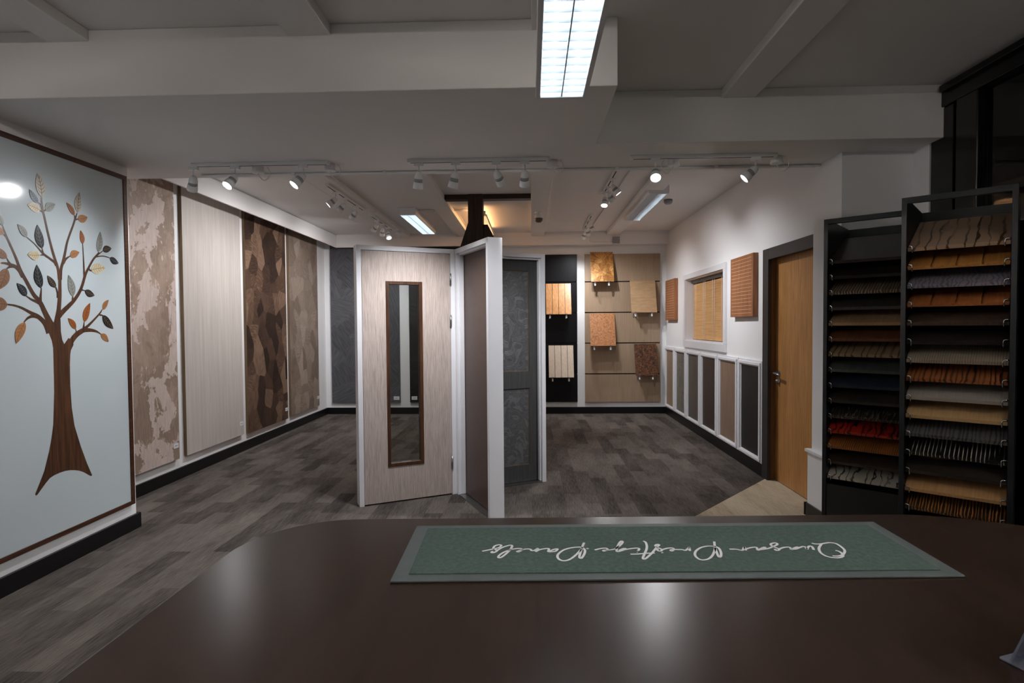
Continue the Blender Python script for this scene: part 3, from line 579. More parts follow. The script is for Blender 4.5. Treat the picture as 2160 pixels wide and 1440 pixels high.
# ------------------------------------------------------------------ tall veneer panels on the left and back walls
def label_card(par, axis, a, b, d, s=1):
    g = G()
    if axis == 'X': g.box(d, d+0.002, a-0.035, a+0.035, b-0.022, b+0.022); g.box(d+0.002, d+0.0024, a-0.018, a+0.018, b-0.004, b+0.004, 1)
    else: g.box(a-0.045, a+0.045, d-0.002, d, b-0.028, b+0.028); g.box(a-0.02, a+0.02, d-0.0024, d-0.002, b-0.004, b+0.004, 1)
    g.build('label_card', [PAPER, GREYBOX], par)
EDGE = wood('panel_edge', (128, 104, 78), (100, 80, 58), 'Z', 60, 30, 0.6)
def lpanel(label, y0, y1, mats, z0=0.2, group='tall veneer panels'):
    t = thing('veneer_wall_panel', label, 'wall panel', (-3.29, (y0+y1)/2, 1.42), 0, group)
    G().box(-3.319, -3.288, y0+0.001, y1-0.001, z0+0.001, 2.839).build('core', EDGE, t)
    G().box(-3.287, -3.284, y0, y1, z0, 2.84).build('veneer_face', mats, t)
    label_card(t, 'X', y1-0.05, z0+0.13, -3.284)
CAMO = clouds('cloud_marquetry', (152, 131, 116), (172, 150, 135), (206, 188, 179), 2.7)
MAPLE = wood('pale_maple', (203, 195, 188), (186, 177, 170), 'Z', 40, 22, 0.45, 0.35, 0.35, c3=(190, 182, 177), fig=0.5)
FRAG = patchwork('walnut_fragments', [(44, 31, 24), (70, 51, 40), (94, 71, 56), (132, 106, 87)], 6.5, 130, 0.45, 0.35, 'YZ', 0.5, squash=0.75, nw=0.75)
SILK = patchwork('taupe_fragments', [(110, 96, 84), (136, 120, 107), (160, 144, 131)], 6.0, 110, 0.5, 0.3, 'YZ', 0.4, soft=0.06, squash=0.7, nw=0.8)
lpanel('pink and brown cloud patterned veneer panel next to the tree mural', 4.225, 5.17, CAMO)
lpanel('pale cream rippled maple veneer panel, second from the tree mural', 5.29, 6.36, MAPLE)
lpanel('dark brown walnut fragment patchwork panel between pale maple and taupe panels', 6.475, 7.545, FRAG, 0.185)
lpanel('mottled taupe brown veneer panel nearest the back left corner', 7.655, 8.68, SILK)
SLATE = patchwork('slate_brushed', [(66, 66, 70), (84, 84, 88), (100, 100, 104)], 3.2, 60, 0.5, 0.35, 'XZ', 0.2, soft=0.25)
t = thing('veneer_wall_panel', 'dark slate grey brushed panel on the back wall behind the doors', 'wall panel', (-2.66, 9.08, 1.4), 0, 'tall veneer panels')
G().box(-3.216, -2.11, 9.066, 9.099, 0.19, 2.84).build('core', BLACKL, t); G().box(-3.217, -2.109, 9.062, 9.065, 0.189, 2.841).build('veneer_face', SLATE, t); label_card(t, 'Y', -2.17, 0.26, 9.062)
t = thing('veneer_wall_panel', 'near black textured panel on the back wall seen through door glass', 'wall panel', (-1.4, 9.08, 1.4), 0, 'tall veneer panels')
G().box(-1.95, -0.85, 9.066, 9.099, 0.19, 2.84).build('core', BLACKL, t); G().box(-1.951, -0.849, 9.062, 9.065, 0.189, 2.841).build('veneer_face', patchwork('charcoal_brushed', [(30, 29, 29), (42, 40, 40), (54, 52, 50)], 2.6, 26, 0.5, 0.35, 'XZ', 0.3, soft=0.3), t); label_card(t, 'Y', -1.88, 0.26, 9.062)

# ------------------------------------------------------------------ slotted display boards with samples
def slot_board(label, x0, x1, m, gm):
    t = thing('slotted_display_board', label, 'display board', ((x0+x1)/2, 9.09, 1.36))
    zs = [0.188, 0.635, 1.124, 1.609, 2.095, 2.53]
    G().box(x0+0.002, x1-0.002, 9.085, 9.0995, 0.189, 2.529).build('backing', gm, t)
    g = G()
    for a, b_ in zip(zs, zs[1:]):
        g.box(x0, x1, 9.066, 9.0845, a+(0.009 if a > 0.3 else 0), b_-(0.009 if b_ < 2.5 else 0))
    g.build('slats', m, t)
    return t
TAUPE = wood('taupe_lacquered_wood', (168, 146, 122), (150, 128, 106), 'Z', 90, 40, 0.4, 0.4, 0.3)
BLK = plain('black_board', (13, 13, 17), 0.35, 0.4)
slot_board('beige slotted display board holding four samples on back wall', 0.855, 2.042, TAUPE, BLACKL)
slot_board('black slotted display board with two grooved wood samples', 0.20, 0.735, BLK, BLACKL)
def sample(label, x0, x1, zt, zb, m, xs=0.02, strips=0):
    """tilted sample: top edge near the board, bottom edge out on two brackets"""
    cxm = (x0+x1)/2
    t = thing('veneer_sample', label, 'wood sample', (cxm, 8.97, zb), 0, 'wood samples on the slotted boards')
    yt, yb = 9.045, 8.89
    dv = Vector((0, yb-yt, zb-zt)); ln = dv.length; dn = dv.normalized()
    nx = Vector((1, 0, 0)); nn = nx.cross(dn)
    c = Vector((cxm, (yt+yb)/2, (zt+zb)/2))
    g = G()
    n = max(1, strips); w = (x1-x0)/n
    for i in range(n):
        cc = c + nx*(-(x1-x0)/2 + w*(i+0.5))
        g.obox(cc, nx, dn, nn, w/2-(0.0028 if strips else 0), ln/2, 0.007)
    g.build('sample_board', m, t)
    if strips: G().obox(c - nn*(0.0 if nn.y < 0 else 0.0) + Vector((0, 0.0082, 0.003)), nx, dn, nn, (x1-x0)/2, ln/2-0.002, 0.001).build('backing_sheet', BLACKL, t)
    return t
def brackets(x0, x1, zb, what, z0, z1):
    for x, side in ((x0+0.06, 'left'), (x1-0.08, 'right')):
        t = thing('sample_bracket', '%s steel bracket under the %s' % (side, what), 'bracket', (x, 9.06, zb-0.03), 0, 'steel brackets on the slotted boards')
        g = G(); g.box(x-0.008, x+0.008, 8.87, 9.064, zb-0.022, zb-0.014); g.box(x-0.008, x+0.008, 8.87, 8.876, zb-0.0138, zb+0.012); g.box(x-0.008, x+0.008, 9.058, 9.0645, zb-0.07, zb-0.0222)
        g.build('arm', STEEL, t)
        G().box(x-0.011, x+0.011, 8.883, 8.9, zb-0.06, zb-0.0225).build('tab', LAMPW, t)
OSB = patchwork('gold_burl', [(120, 76, 30), (164, 112, 56), (204, 156, 92)], 16, 60, 0.35, 0.4, 'XZ', 0.3)
for nm, lab, x0, x1, zt, zb, m, st in (
    ('gold flake sample', 'golden flaky veneer sample at the top of the beige board', 0.94, 1.293, 2.556, 2.082, OSB, 0),
    ('plain tan sample', 'plain tan veneer sample at upper right of the beige board', 1.56, 1.955, 2.10, 1.60, wood('tan_sample', (178, 148, 112), (160, 130, 96), 'X', 30, 4, 0.45), 0),
    ('cork sample', 'orange cork coloured sample left of the dark burl sample', 0.925, 1.318, 1.593, 1.085, blotch('cork', [(116, 70, 34), (162, 108, 64), (184, 130, 82)], (45, 45, 45), 4, 0.5, 0.5), 0),
    ('dark burl sample', 'dark brown burl sample low on the beige board', 1.625, 1.97, 1.105, 0.62, blotch('dark_burl', [(24, 17, 13), (48, 32, 20), (104, 62, 34), (132, 84, 48)], (24, 24, 24), 5, 1.6, 0.4), 0),
    ('orange plank sample', 'shiny orange grooved plank sample high on the black board', 0.237, 0.634, 2.068, 1.582, wood('cherry_planks', (214, 160, 106), (186, 128, 78), 'Z', 50, 12, 0.32, 0.5, 0.3), 4),
    ('cream plank sample', 'cream grooved plank sample low on the black board', 0.274, 0.669, 1.09, 0.595, wood('cream_planks', (216, 200, 182), (198, 182, 162), 'Z', 70, 16, 0.4), 4)):
    sample(lab, x0, x1, zt, zb, m, strips=st)
    brackets(x0, x1, zb, nm, 0, 0)

# ------------------------------------------------------------------ framed dado panels and ribbed panels on the right wall
def dado(label, y0, y1, m):
    t = thing('framed_wall_panel', label, 'wall panel', (2.13, (y0+y1)/2, 0.6), 0, 'white framed panels along the right wall')
    z0, z1, w_ = 0.118, 1.072, 0.062
    g = G()
    g.box(2.118, 2.1395, y0, y1, z1-w_, z1); g.box(2.118, 2.1395, y0, y1, z0, z0+w_*0.8); g.box(2.118, 2.1395, y0, y0+w_, z0+w_*0.8, z1-w_); g.box(2.118, 2.1395, y1-w_, y1, z0+w_*0.8, z1-w_)
    e = 0.02
    g.box(2.104, 2.1179, y0+e, y1-e, z1-w_+0.012, z1-e); g.box(2.104, 2.1179, y0+e, y1-e, z0+0.014, z0+w_*0.8-0.01); g.box(2.104, 2.1179, y0+e, y0+w_-0.012, z0+w_*0.8-0.01, z1-w_+0.012); g.box(2.104, 2.1179, y1-w_+0.012, y1-e, z0+w_*0.8-0.01, z1-w_+0.012)
    g.build('frame', GLOSSW, t, bevel=0.004)
    G().box(2.127, 2.139, y0+w_+0.001, y1-w_-0.001, z0+w_*0.8+0.001, z1-w_-0.001).build('veneer_face', m, t)
for lab, y0, y1, m in (
    ('white framed beige panel nearest the back right corner', 8.48, 9.06, wood('dado_beige', (160, 138, 114), (144, 122, 100), 'Z', 60, 25)),
    ('white framed grey swirl panel, second from back corner', 7.85, 8.445, blotch('dado_swirl', [(84, 80, 74), (112, 108, 100), (132, 128, 118)], (7, 7, 5), 4, 4, 0.45)),
    ('white framed plain grey panel, third from back corner', 7.20, 7.825, wood('dado_grey', (98, 90, 84), (84, 78, 72), 'Z', 60, 25)),
    ('white framed dark brown panel, fourth from back corner', 6.545, 7.185, wood('dado_brown', (72, 58, 52), (56, 44, 40), 'Z', 50, 10)),
    ('white framed light brown grained panel beside the black one', 5.895, 6.525, wood('dado_oak', (146, 122, 104), (122, 100, 84), 'Z', 40, 14, fig=0.8)),
    ('white framed black panel next to the oak door frame', 5.292, 5.878, wood('dado_black', (38, 35, 36), (26, 24, 25), 'Z', 120, 40))):
    dado(lab, y0, y1, m)
RIB = wood('ribbed_cherry', (168, 112, 76), (138, 88, 56), 'Z', 50, 12, 0.45, 0.35, 0.3)
RIBL = plain('rib_groove', (206, 168, 130), 0.6)
def ribbed(label, y0, y1, z0, z1):
    t = thing('ribbed_acoustic_panel', label, 'wall panel', (2.12, (y0+y1)/2, z0), 0, 'orange brown ribbed panels')
    G().box(2.090, 2.1395, y0, y1, z0, z1).build('panel', RIB, t, bevel=0.002)
    g = G(); n = 17
    for i in range(1, n):
        z = z0 + (z1-z0)*i/n
        g.box(2.0885, 2.0899, y0+0.035, y1-0.035, z-0.0022, z+0.0022)
    g.build('ribs', RIBL, t)
ribbed('small looking ribbed orange panel between back corner and window', 8.36, 8.93, 1.478, 2.084)
ribbed('ribbed orange brown panel between the window and oak door', 5.44, 6.04, 1.485, 2.084)

# ------------------------------------------------------------------ four-door display stand
dd = thing('door_display_stand', 'free standing cross of sample doors in white frames on the carpet', 'door display', (-0.606, 4.819, 0), R(26.6))
TOPZ = 2.054
LIMED = wood('limed_oak', (198, 184, 177), (164, 150, 142), 'Z', 230, 26, 0.5, 0.35, 0.10, fig=0.4)
WENGED = wood('brown_wenge_door', (92, 72, 62), (66, 50, 44), 'X', 160, 40, 0.38, 0.4, 0.3)
GREYD = wood('grey_ash_door', (74, 74, 75), (58, 58, 59), 'Z', 140, 40, 0.45, 0.35, 0.3)
BURL = blotch('grey_burl', [(66, 67, 69), (86, 87, 89), (70, 71, 73), (98, 99, 101), (76, 77, 79)], (8, 8, 8), 6, 2.0, 0.35, 0.5, bumpy=0.9)
def spin(g, k):
    M = Matrix.Rotation(R(90*k), 4, 'Z')
    for v in g.bm.verts: v.co = M @ v.co
    return g
def wing(k, Ln):
    j = 0.038
    g = G()
    x0 = 0.0585
    g.box(Ln-j, Ln, -0.0575, 0.0575, 0.0, TOPZ); g.box(x0, x0+j, -0.0575, 0.0575, 0.0, TOPZ); g.box(x0+j, Ln-j, -0.0575, 0.0575, TOPZ-j, TOPZ)
    # stops behind the leaf
    g.box(Ln-j-0.016, Ln-j-0.0001, -0.035, 0.002, 0.012, TOPZ-j-0.0001); g.box(x0+j+0.0001, x0+j+0.016, -0.035, 0.002, 0.012, TOPZ-j-0.0001); g.box(x0+j+0.016, Ln-j-0.016, -0.035, 0.002, TOPZ-j-0.016, TOPZ-j-0.0001)
    spin(g, k).build('door_frame', GLOSSW, dd, local=True, bevel=0.002)
    if k in (3, 0): spin(G().box(x0+j, Ln-j, -0.054, 0.054, 0.001, 0.009), k).build('threshold', STEEL, dd, local=True)
    return x0+j+0.003, Ln-j-0.003
Y0, Y1 = 0.0045, 0.0545
# left wing: limed oak door with vision panel
a, c = wing(2, 0.862)
va, vb, vz0, vz1 = 0.338, 0.636, 0.292, 1.777
g = G(); g.box(a, va, Y0, Y1, 0.012, TOPZ-0.041); g.box(vb, c, Y0, Y1, 0.012, TOPZ-0.041); g.box(va, vb, Y0, Y1, 0.012, vz0); g.box(va, vb, Y0, Y1, vz1, TOPZ-0.041)
dl = spin(g, 2).build('door_leaf', LIMED, dd, local=True, label='limed oak door leaf with tall glazed slot')
g = G(); b_ = 0.026
for q in ((va, va+b_, vz0, vz1), (vb-b_, vb, vz0, vz1), (va+b_, vb-b_, vz0, vz0+b_), (va+b_, vb-b_, vz1-b_, vz1)): g.box(q[0], q[1], Y0-0.006, Y1+0.006, q[2], q[3])
spin(g, 2).build('vision_frame', WALNUT, dl, local=True, bevel=0.002)
spin(G().box(va+b_+0.0005, vb-b_-0.0005, 0.026, 0.032, vz0+b_+0.0005, vz1-b_-0.0005), 2).build('glass', glass('door_glass', (0.86, 0.88, 0.87), 1.5), dl, local=True)
for z in (1.803, 1.457, 0.272):
    g = G(); g.box(a-0.012, a+0.006, Y1+0.0002, Y1+0.003, z-0.05, z+0.05); g.cyl((a-0.002, Y1+0.0075, z-0.05), (a-0.002, Y1+0.0075, z+0.05), 0.006, 10)
    spin(g, 2).build('hinge', STEEL, dd, local=True)
# front wing: plain brown door
a, c = wing(3, 0.782)
spin(G().box(a, c, Y0, Y1, 0.014, TOPZ-0.041), 3).build('door_leaf', WENGED, dd, local=True, label='plain dark brown door leaf')
# right wing: grey door with two burl panels
a, c = wing(0, 0.795)
p0, p1 = 0.20, 0.662
g = G(); g.box(a, p0, Y0, Y1, 0.012, TOPZ-0.041); g.box(p1, c, Y0, Y1, 0.012, TOPZ-0.041)
for z0, z1 in ((0.012, 0.16), (0.853, 1.003), (1.905, TOPZ-0.041)): g.box(p0, p1, Y0, Y1, z0, z1)
dg = spin(g, 0).build('door_leaf', GREYD, dd, local=True, label='dark grey two panel door leaf')
for z0, z1 in ((0.16, 0.853), (1.003, 1.905)):
    spin(G().box(p0+0.001, p1-0.001, Y0+0.012, Y1-0.012, z0+0.001, z1-0.001), 0).build('burl_panel', BURL, dg, local=True)
    g = G(); e = 0.004
    for q in ((p0+0.001, p0+0.001+e, z0+0.001, z1-0.001), (p1-0.001-e, p1-0.001, z0+0.001, z1-0.001), (p0+0.006, p1-0.006, z0+0.001, z0+0.001+e), (p0+0.006, p1-0.006, z1-0.001-e, z1-0.001)): g.box(q[0], q[1], Y0+0.006, Y0+0.0118, q[2], q[3])
    spin(g, 0).build('panel_bead', EDGE, dg, local=True)
a, c = wing(1, 0.78)
spin(G().box(a, c, Y0, Y1, 0.012, TOPZ-0.041), 1).build('door_leaf', OAK, dd, local=True)
G().box(-0.0575, 0.0575, -0.0575, 0.0575, 0.0, TOPZ).build('centre_post', GLOSSW, dd, local=True)

# ------------------------------------------------------------------ timber post with its cross beam
tp = thing('timber_post', 'dark walnut post with cross beam at the ceiling behind the doors', 'post', (-0.6, 6.34, 0))
G().box(-0.683, -0.52, 6.26, 6.42, 0.005, ZC-0.001).build('post', DARKWAL, tp, bevel=0.003)
g = G(); g.box(-0.942, -0.684, 6.275, 6.39, 2.806, ZC-0.001); g.box(-0.519, 0.008, 6.275, 6.39, 2.806, ZC-0.001)
g.build('cross_beam', DARKWALX, tp, bevel=0.003)
for pts in ([(-0.684, 2.56), (-0.684, 2.22), (-0.80, 2.22), (-0.765, 2.32)], [(-0.519, 2.53), (-0.47, 2.53), (-0.395, 2.38), (-0.345, 2.22), (-0.519, 2.22)]):
    G().prism(pts, 'Y', 6.29, 6.39).build('brace', DARKWAL, tp, bevel=0.002)
G().box(-0.84, -0.31, 6.23, 6.45, 2.10, 2.219).build('collar', DARKWALX, tp, bevel=0.003)

# ------------------------------------------------------------------ fluorescent fittings
TUBE_C = emit('tube_cool', COOL_COL, TUBE)
TUBE_B = emit('tube_bright', (1.0, 0.94, 0.88), 100.0)
TUBE_W = emit('tube_warm', WARM_COL, WARM)
TRAY = plain('fitting_white', (226, 226, 228), 0.45, 0.4, vary=0.01)
LOUV = plain('louvre_aluminium', (212, 217, 222), 0.5, 0.4, 0.0, vary=0.02)
def fitting(label, xc, y0, y1, zb, tube_m, ztop, rods=False, body_w=0.215, openg=False, bare=False):
    t = thing('fluorescent_fitting', label, 'ceiling light', (xc, (y0+y1)/2, zb), 0, 'louvred fluorescent fittings')
    hw = body_w/2; lw = 0.0925
    g = G()
    if bare: g.box(xc-0.03, xc+0.03, y0, y1, zb+0.058, ztop)
    elif openg:      # gear tray with light slots along both edges of the top
        g.box(xc-0.03, xc+0.03, y0, y1, zb+0.058, ztop); g.box(xc-hw, xc-lw, y0, y1, zb+0.0582, ztop); g.box(xc+lw, xc+hw, y0, y1, zb+0.0582, ztop)
        for y in (y0, (y0+y1)/2-0.006, y1-0.012):
            g.box(xc-lw, xc-0.03, y, y+0.012, zb+0.0582, ztop); g.box(xc+0.03, xc+lw, y, y+0.012, zb+0.0582, ztop)
    else: g.box(xc-hw, xc+hw, y0, y1, zb+0.058, ztop)
    ch = zb + (0.016 if bare else 0.0579)
    g.box(xc-hw, xc-lw, y0, y1, zb+0.006, ch); g.box(xc+lw, xc+hw, y0, y1, zb+0.006, ch)
    g.box(xc-lw, xc+lw, y0, y0+0.018, zb, zb+0.0579); g.box(xc-lw, xc+lw, y1-0.018, y1, zb, zb+0.0579)
    g.build('body', TRAY, t, bevel=0.002)
    n = int(round((y1-y0)/0.062))
    g = G()
    g.box(xc-0.0025, xc+0.0025, y0+0.0185, y1-0.0185, zb+0.004, zb+0.021)
    for i in range(1, n):
        y = y0 + (y1-y0)*i/n
        g.prism([(y-0.0008, zb+0.004), (y+0.0008, zb+0.004), (y+0.0035, zb+0.019), (y-0.0035, zb+0.019)], 'X', xc-lw+0.001, xc-0.003)
        g.prism([(y-0.0008, zb+0.004), (y+0.0008, zb+0.004), (y+0.0035, zb+0.019), (y-0.0035, zb+0.019)], 'X', xc+0.003, xc+lw-0.001)
    g.build('louvre', LOUV, t)
    for s in (-1, 1):
        G().cyl((xc+s*0.046, y0+0.02, zb+0.047), (xc+s*0.046, y1-0.02, zb+0.047), 0.008, 10).build('tube', tube_m, t)
    if rods:
        for y in (y0+0.3, y1-0.3): G().cyl((xc, y, ztop+0.0002), (xc, y, ZC-0.0005), 0.006, 8).build('suspension_rod', STEEL, t)
    return t
fitting('bright louvred fluorescent fitting hanging close overhead at the top of the photo', 0.14, 1.03, 2.535, 2.41, TUBE_C, 2.495, True, 0.225, False)
fitting('cool white fluorescent fitting on the ceiling left of the timber post', -1.50, 6.92, 8.40, 2.768, TUBE_C, ZC-0.001)
fitting('cool white fluorescent fitting on the ceiling near the right wall', 1.335, 5.98, 7.52, 2.768, TUBE_C, ZC-0.001)
fitting('warm orange glowing fluorescent fitting behind the timber post', -0.632, 6.9, 8.40, 2.745, TUBE_W, ZC-0.001, False, 0.215, False, True)
fitting('matching fluorescent fitting on the ceiling over the right end of the counter', 1.60, -0.70, 0.80, 2.745, TUBE_B, ZC-0.001, False, 0.215, False, True)
fitting('added unseen fluorescent fill light on the ceiling over the left end of the counter', -1.30, -0.70, 0.80, 2.745, TUBE_B, ZC-0.001, False, 0.215, False, True)  # out-of-view fitting added as fill to brighten the front beam
def conduit(label, pts, r=0.009, clips=()):
    t = thing('conduit', label, 'conduit', pts[0], 0, 'white cable conduits on the ceiling')
    G().tube(pts, r).build('pipe', PVC, t)
    for p in clips:
        g = G(); g.box(p[0]-0.012, p[0]+0.012, p[1]-0.014, p[1]+0.014, p[2]-0.014, p[2]+0.009); g.build('clip', PVC, t)
    return t
conduit('white conduit crossing the ceiling above the left fluorescent fitting', [(-1.38, 7.06, 2.845), (-1.16, 7.06, 2.845)], 0.012)
conduit('white conduit lit orange running left from the timber post', [(-0.94, 7.06, 2.845), (-0.745, 7.06, 2.845)], 0.012)
conduit('long white conduit along the far edge of the deep beam', [(-2.4, 4.12, 2.5305), (2.05, 4.12, 2.5305)], 0.009, [(x, 4.12, 2.531) for x in (-1.72, -1.05, 0.62, 1.32)])
conduit('white conduit along the ceiling beside the right spotlight track', [(0.95, 4.25, 2.851), (0.90, 8.89, 2.851)], 0.007)

# ------------------------------------------------------------------ spotlight tracks and spotlights
SLOT = plain('track_slot', (30, 30, 32), 0.6)
def track(label, p0, p1, zb, zt):
    (x0, y0), (x1, y1) = p0, p1
    t = thing('spotlight_track', label, 'lighting track', ((x0+x1)/2, (y0+y1)/2, zb), 0, 'white spotlight tracks')
    g = G()
    if abs(x1-x0) > abs(y1-y0): g.box(x0, x1, y0-0.0175, y0+0.0175, zb, zt)
    else: g.box(x0-0.0175, x0+0.0175, y0, y1, zb, zt)
    g.build('rail', PVC, t, bevel=0.0015)
    g = G()
    if abs(x1-x0) > abs(y1-y0): g.box(x0+0.02, x1-0.02, y0-0.006, y0+0.006, zb-0.0006, zb-0.0001)
    else: g.box(x0-0.006, x0+0.006, y0+0.02, y1-0.02, zb-0.0006, zb-0.0001)
    g.build('slot', SLOT, t)
track('left spotlight track under the deep beam', (-2.31, 3.85), (-1.36, 3.85), 2.518, ZB-0.0005)
track('middle spotlight track under the deep beam, above the doors', (-0.825, 3.85), (0.13, 3.85), 2.518, ZB-0.0005)
track('right spotlight track under the deep beam', (0.67, 3.85), (1.63, 3.85), 2.518, ZB-0.0005)
struct(G().box(-2.122, -1.885, 4.225, 8.895, ZJ, ZC-0.0005).build('trim_9', CEIL))
track('nearer track on the ceiling joist above the left panels', (-1.97, 5.5), (-1.97, 6.7), 2.783, ZJ-0.0005)
track('farther track on the ceiling joist above the left panels', (-1.97, 7.05), (-1.97, 8.1), 2.783, ZJ-0.0005)
track('nearer ceiling track on the right side of the back room', (0.80, 5.2), (0.80, 6.3), 2.838, ZC-0.0005)
track('farther ceiling track on the right side of the back room', (0.80, 7.5), (0.80, 8.6), 2.838, ZC-0.0005)

LENS = {p: emit('spot_lens_%d' % p, (1.0, 0.97, 0.93), 30.0*p/100) for p in (25, 50, 100)}
def spotlight(label, x, y, zt, target, power=1.0, col=SPOT_COL, cone=110):
    t = thing('track_spotlight', label, 'spotlight', (x, y, zt), 0, 'white track spotlights')
    along = 0.03
    g = G(); g.box(x-0.03, x+0.03, y-0.012, y+0.012, zt-0.022, zt-0.0008); g.build('adapter', LAMPW, t)
    G().cyl((x, y, zt-0.065), (x, y, zt-0.0222), 0.0055, 8).build('stem', LAMPW, t)
    piv = Vector((x, y, zt-0.072))
    d = (Vector(target)-piv).normalized()
    q = d.to_track_quat('-Z', 'Y').to_matrix().to_4x4(); q.translation = piv
    def place(g):
        for v in g.bm.verts: v.co = q @ v.co
        return g
    D = (0, 0, -1)
    hd = place(G().rings([(-0.012, 0.010), (-0.004, 0.019), (0.012, 0.026), (0.03, 0.0295), (0.0325, 0.0295)], (0, 0, 0), D).rings([(0.0555, 0.031), (0.075, 0.0335), (0.098, 0.0355), (0.100, 0.0335), (0.093, 0.0325)], (0, 0, 0), D, cap1=False)).build('head', LAMPW, t)
    place(G().rings([(0.0328, 0.0275), (0.0552, 0.0285)], (0, 0, 0), D)).build('heat_sink', LAMPG, hd)
    key = 100 if power >= 0.8 else (50 if power >= 0.4 else 25)
    place(G().rings([(0.0890, 0.0315), (0.0925, 0.0310)], (0, 0, 0), D)).build('lens', LENS[key], hd)
    ld = bpy.data.lights.new('spot_beam', 'SPOT'); ld.energy = SPOT_W*power; ld.color = col; ld.spot_size = R(cone); ld.spot_blend = 1.0; ld.shadow_soft_size = 0.028
    lo = bpy.data.objects.new('spot_beam', ld); COL.objects.link(lo); lo.parent = hd; lo.matrix_parent_inverse = WM(hd).inverted()
    m2 = q.copy(); m2.translation = piv + d*0.104; lo.matrix_world = m2
    lo.matrix_parent_inverse = Matrix.Identity(4); lo.matrix_basis = WM(hd).inverted() @ m2
SPOTS = [
 # x, y, track z, target, power, cone, label
 (-2.30, 3.85, 2.518, (-3.25, 4.95, 0.9), 0.42, 110, 'leftmost spotlight on the left track, pointing at the cloud panel'),
 (-2.01, 3.85, 2.518, (-2.68, 2.5, 0.7), 0.42, 112, 'second spotlight on the left track, glowing toward the tree mural'),
 (-1.54, 3.85, 2.518, (-2.75, 2.75, 0.6), 0.44, 112, 'third spotlight on the left track, lit lens facing left'),
 (-0.75, 3.85, 2.518, (-1.0, 4.5, 0.7), 0.62, 100, 'leftmost of the four spotlights above the door display'),
 (-0.50, 3.85, 2.518, (-1.0, 4.45, 0.7), 0.55, 100, 'second of four spotlights above the door display, tilted left'),
 (-0.225, 3.85, 2.518, (0.6, 5.6, 0.9), 0.5, 60, 'third of four spotlights above the door display, tilted right'),
 (-0.035, 3.85, 2.518, (-0.1, 5.6, 0.3), 0.2, 48, 'rightmost of the four spotlights above the door display'),
 (0.835, 3.85, 2.518, (0.55, 2.3, 0.8), 0.14, 100, 'glowing spotlight facing the counter on the right track'),
 (1.495, 3.85, 2.518, (-0.2, 4.1, 0.9), 1.5, 80, 'rightmost front spotlight, tilted left on the right track'),
 (-1.97, 5.75, 2.783, (-3.28, 5.3, 1.5), 0.46, 126, 'nearest spotlight on the left ceiling joist'),
 (-1.97, 6.02, 2.783, (-3.28, 6.1, 1.5), 0.46, 126, 'second spotlight from the front on the left ceiling joist'),
 (-1.97, 6.42, 2.783, (-3.28, 7.1, 1.5), 0.5, 126, 'third spotlight from the front on the left ceiling joist'),
 (-1.97, 7.30, 2.783, (-3.28, 8.2, 1.5), 0.52, 126, 'fourth spotlight from the front on the left ceiling joist'),
 (-1.97, 7.57, 2.783, (-2.5, 9.0, 1.0), 0.7, 110, 'glowing fifth spotlight on the left ceiling joist'),
 (-1.97, 7.85, 2.783, (-1.2, 6.6, 0.4), 0.6, 110, 'glowing farthest spotlight on the left ceiling joist'),
 (0.80, 5.60, 2.838, (2.1, 5.5, 1.0), 0.62, 105, 'nearest spotlight of the right ceiling track, tilted right'),
 (0.80, 5.92, 2.838, (2.1, 6.9, 1.1), 0.7, 105, 'second spotlight of the right ceiling track'),
 (0.80, 6.15, 2.838, (0.45, 5.1, 0.6), 0.6, 105, 'third spotlight of the right ceiling track, glaring at the viewer'),
 (0.80, 7.75, 2.838, (2.1, 8.2, 1.0), 0.55, 105, 'first of the three far spotlights on the right ceiling track'),
 (0.80, 8.10, 2.838, (1.35, 9.05, 1.1), 0.62, 105, 'middle of the three far spotlights on the right ceiling track'),
 (0.80, 8.42, 2.838, (0.35, 9.05, 1.2), 0.6, 105, 'farthest spotlight of the right ceiling track, pointing left'),
]
for x, y, z, tg, p, cn, lab in SPOTS: spotlight(lab, x, y, z, tg, p, SPOT_COL, cn)
def feed(label, x, y, zt, loop):
    t = thing('ceiling_rose', label, 'junction box', (x, y, zt), 0, 'round white cable boxes by the tracks')
    G().rings([(0, 0.038), (0.03, 0.038), (0.036, 0.042), (0.044, 0.042), (0.046, 0.036)], (x, y, zt), (0, 0, -1)).build('box', PVC, t)
    dx = Vector(loop)
    pts = [Vector((x, y, zt-0.0465)), Vector((x, y, zt-0.075))+dx*0.3, Vector((x, y, zt-0.095))+dx*0.9, Vector((x, y, zt-0.07))+dx*1.5, Vector((x, y, zt-0.03))+dx*1.6, Vector((x, y, zt-0.004))+dx*1.3]
    G().tube([tuple(p) for p in smooth([tuple(p) for p in pts], 5)], 0.003, 6).build('cable_loop', PVC, t)
feed('round white cable box at the right end of the left track', -1.385, 3.93, ZB-0.0005, (0.045, 0, 0))
feed('round white cable box at the right end of the middle track', 0.155, 3.93, ZB-0.0005, (0.045, 0, 0))
feed('round white cable box at the right end of the right track', 1.665, 3.93, ZB-0.0005, (0.05, 0, 0))
feed('round white cable box midway along the left ceiling joist', -1.915, 6.86, ZJ-0.0005, (0, -0.05, 0))
feed('round white cable box at the far end of the left ceiling joist', -1.915, 8.28, ZJ-0.0005, (0, -0.05, 0))
feed('round white cable box beside the glowing right track spotlight', 0.98, 3.95, ZB-0.0005, (-0.05, 0, 0))
feed('small round white cable box near the second spotlight of the left track', -1.90, 3.95, ZB-0.0005, (0.05, 0, 0))
s = thing('motion_sensor', 'white and dark motion sensor hanging under a ceiling joist', 'sensor', (0.105, 7.05, ZJ))
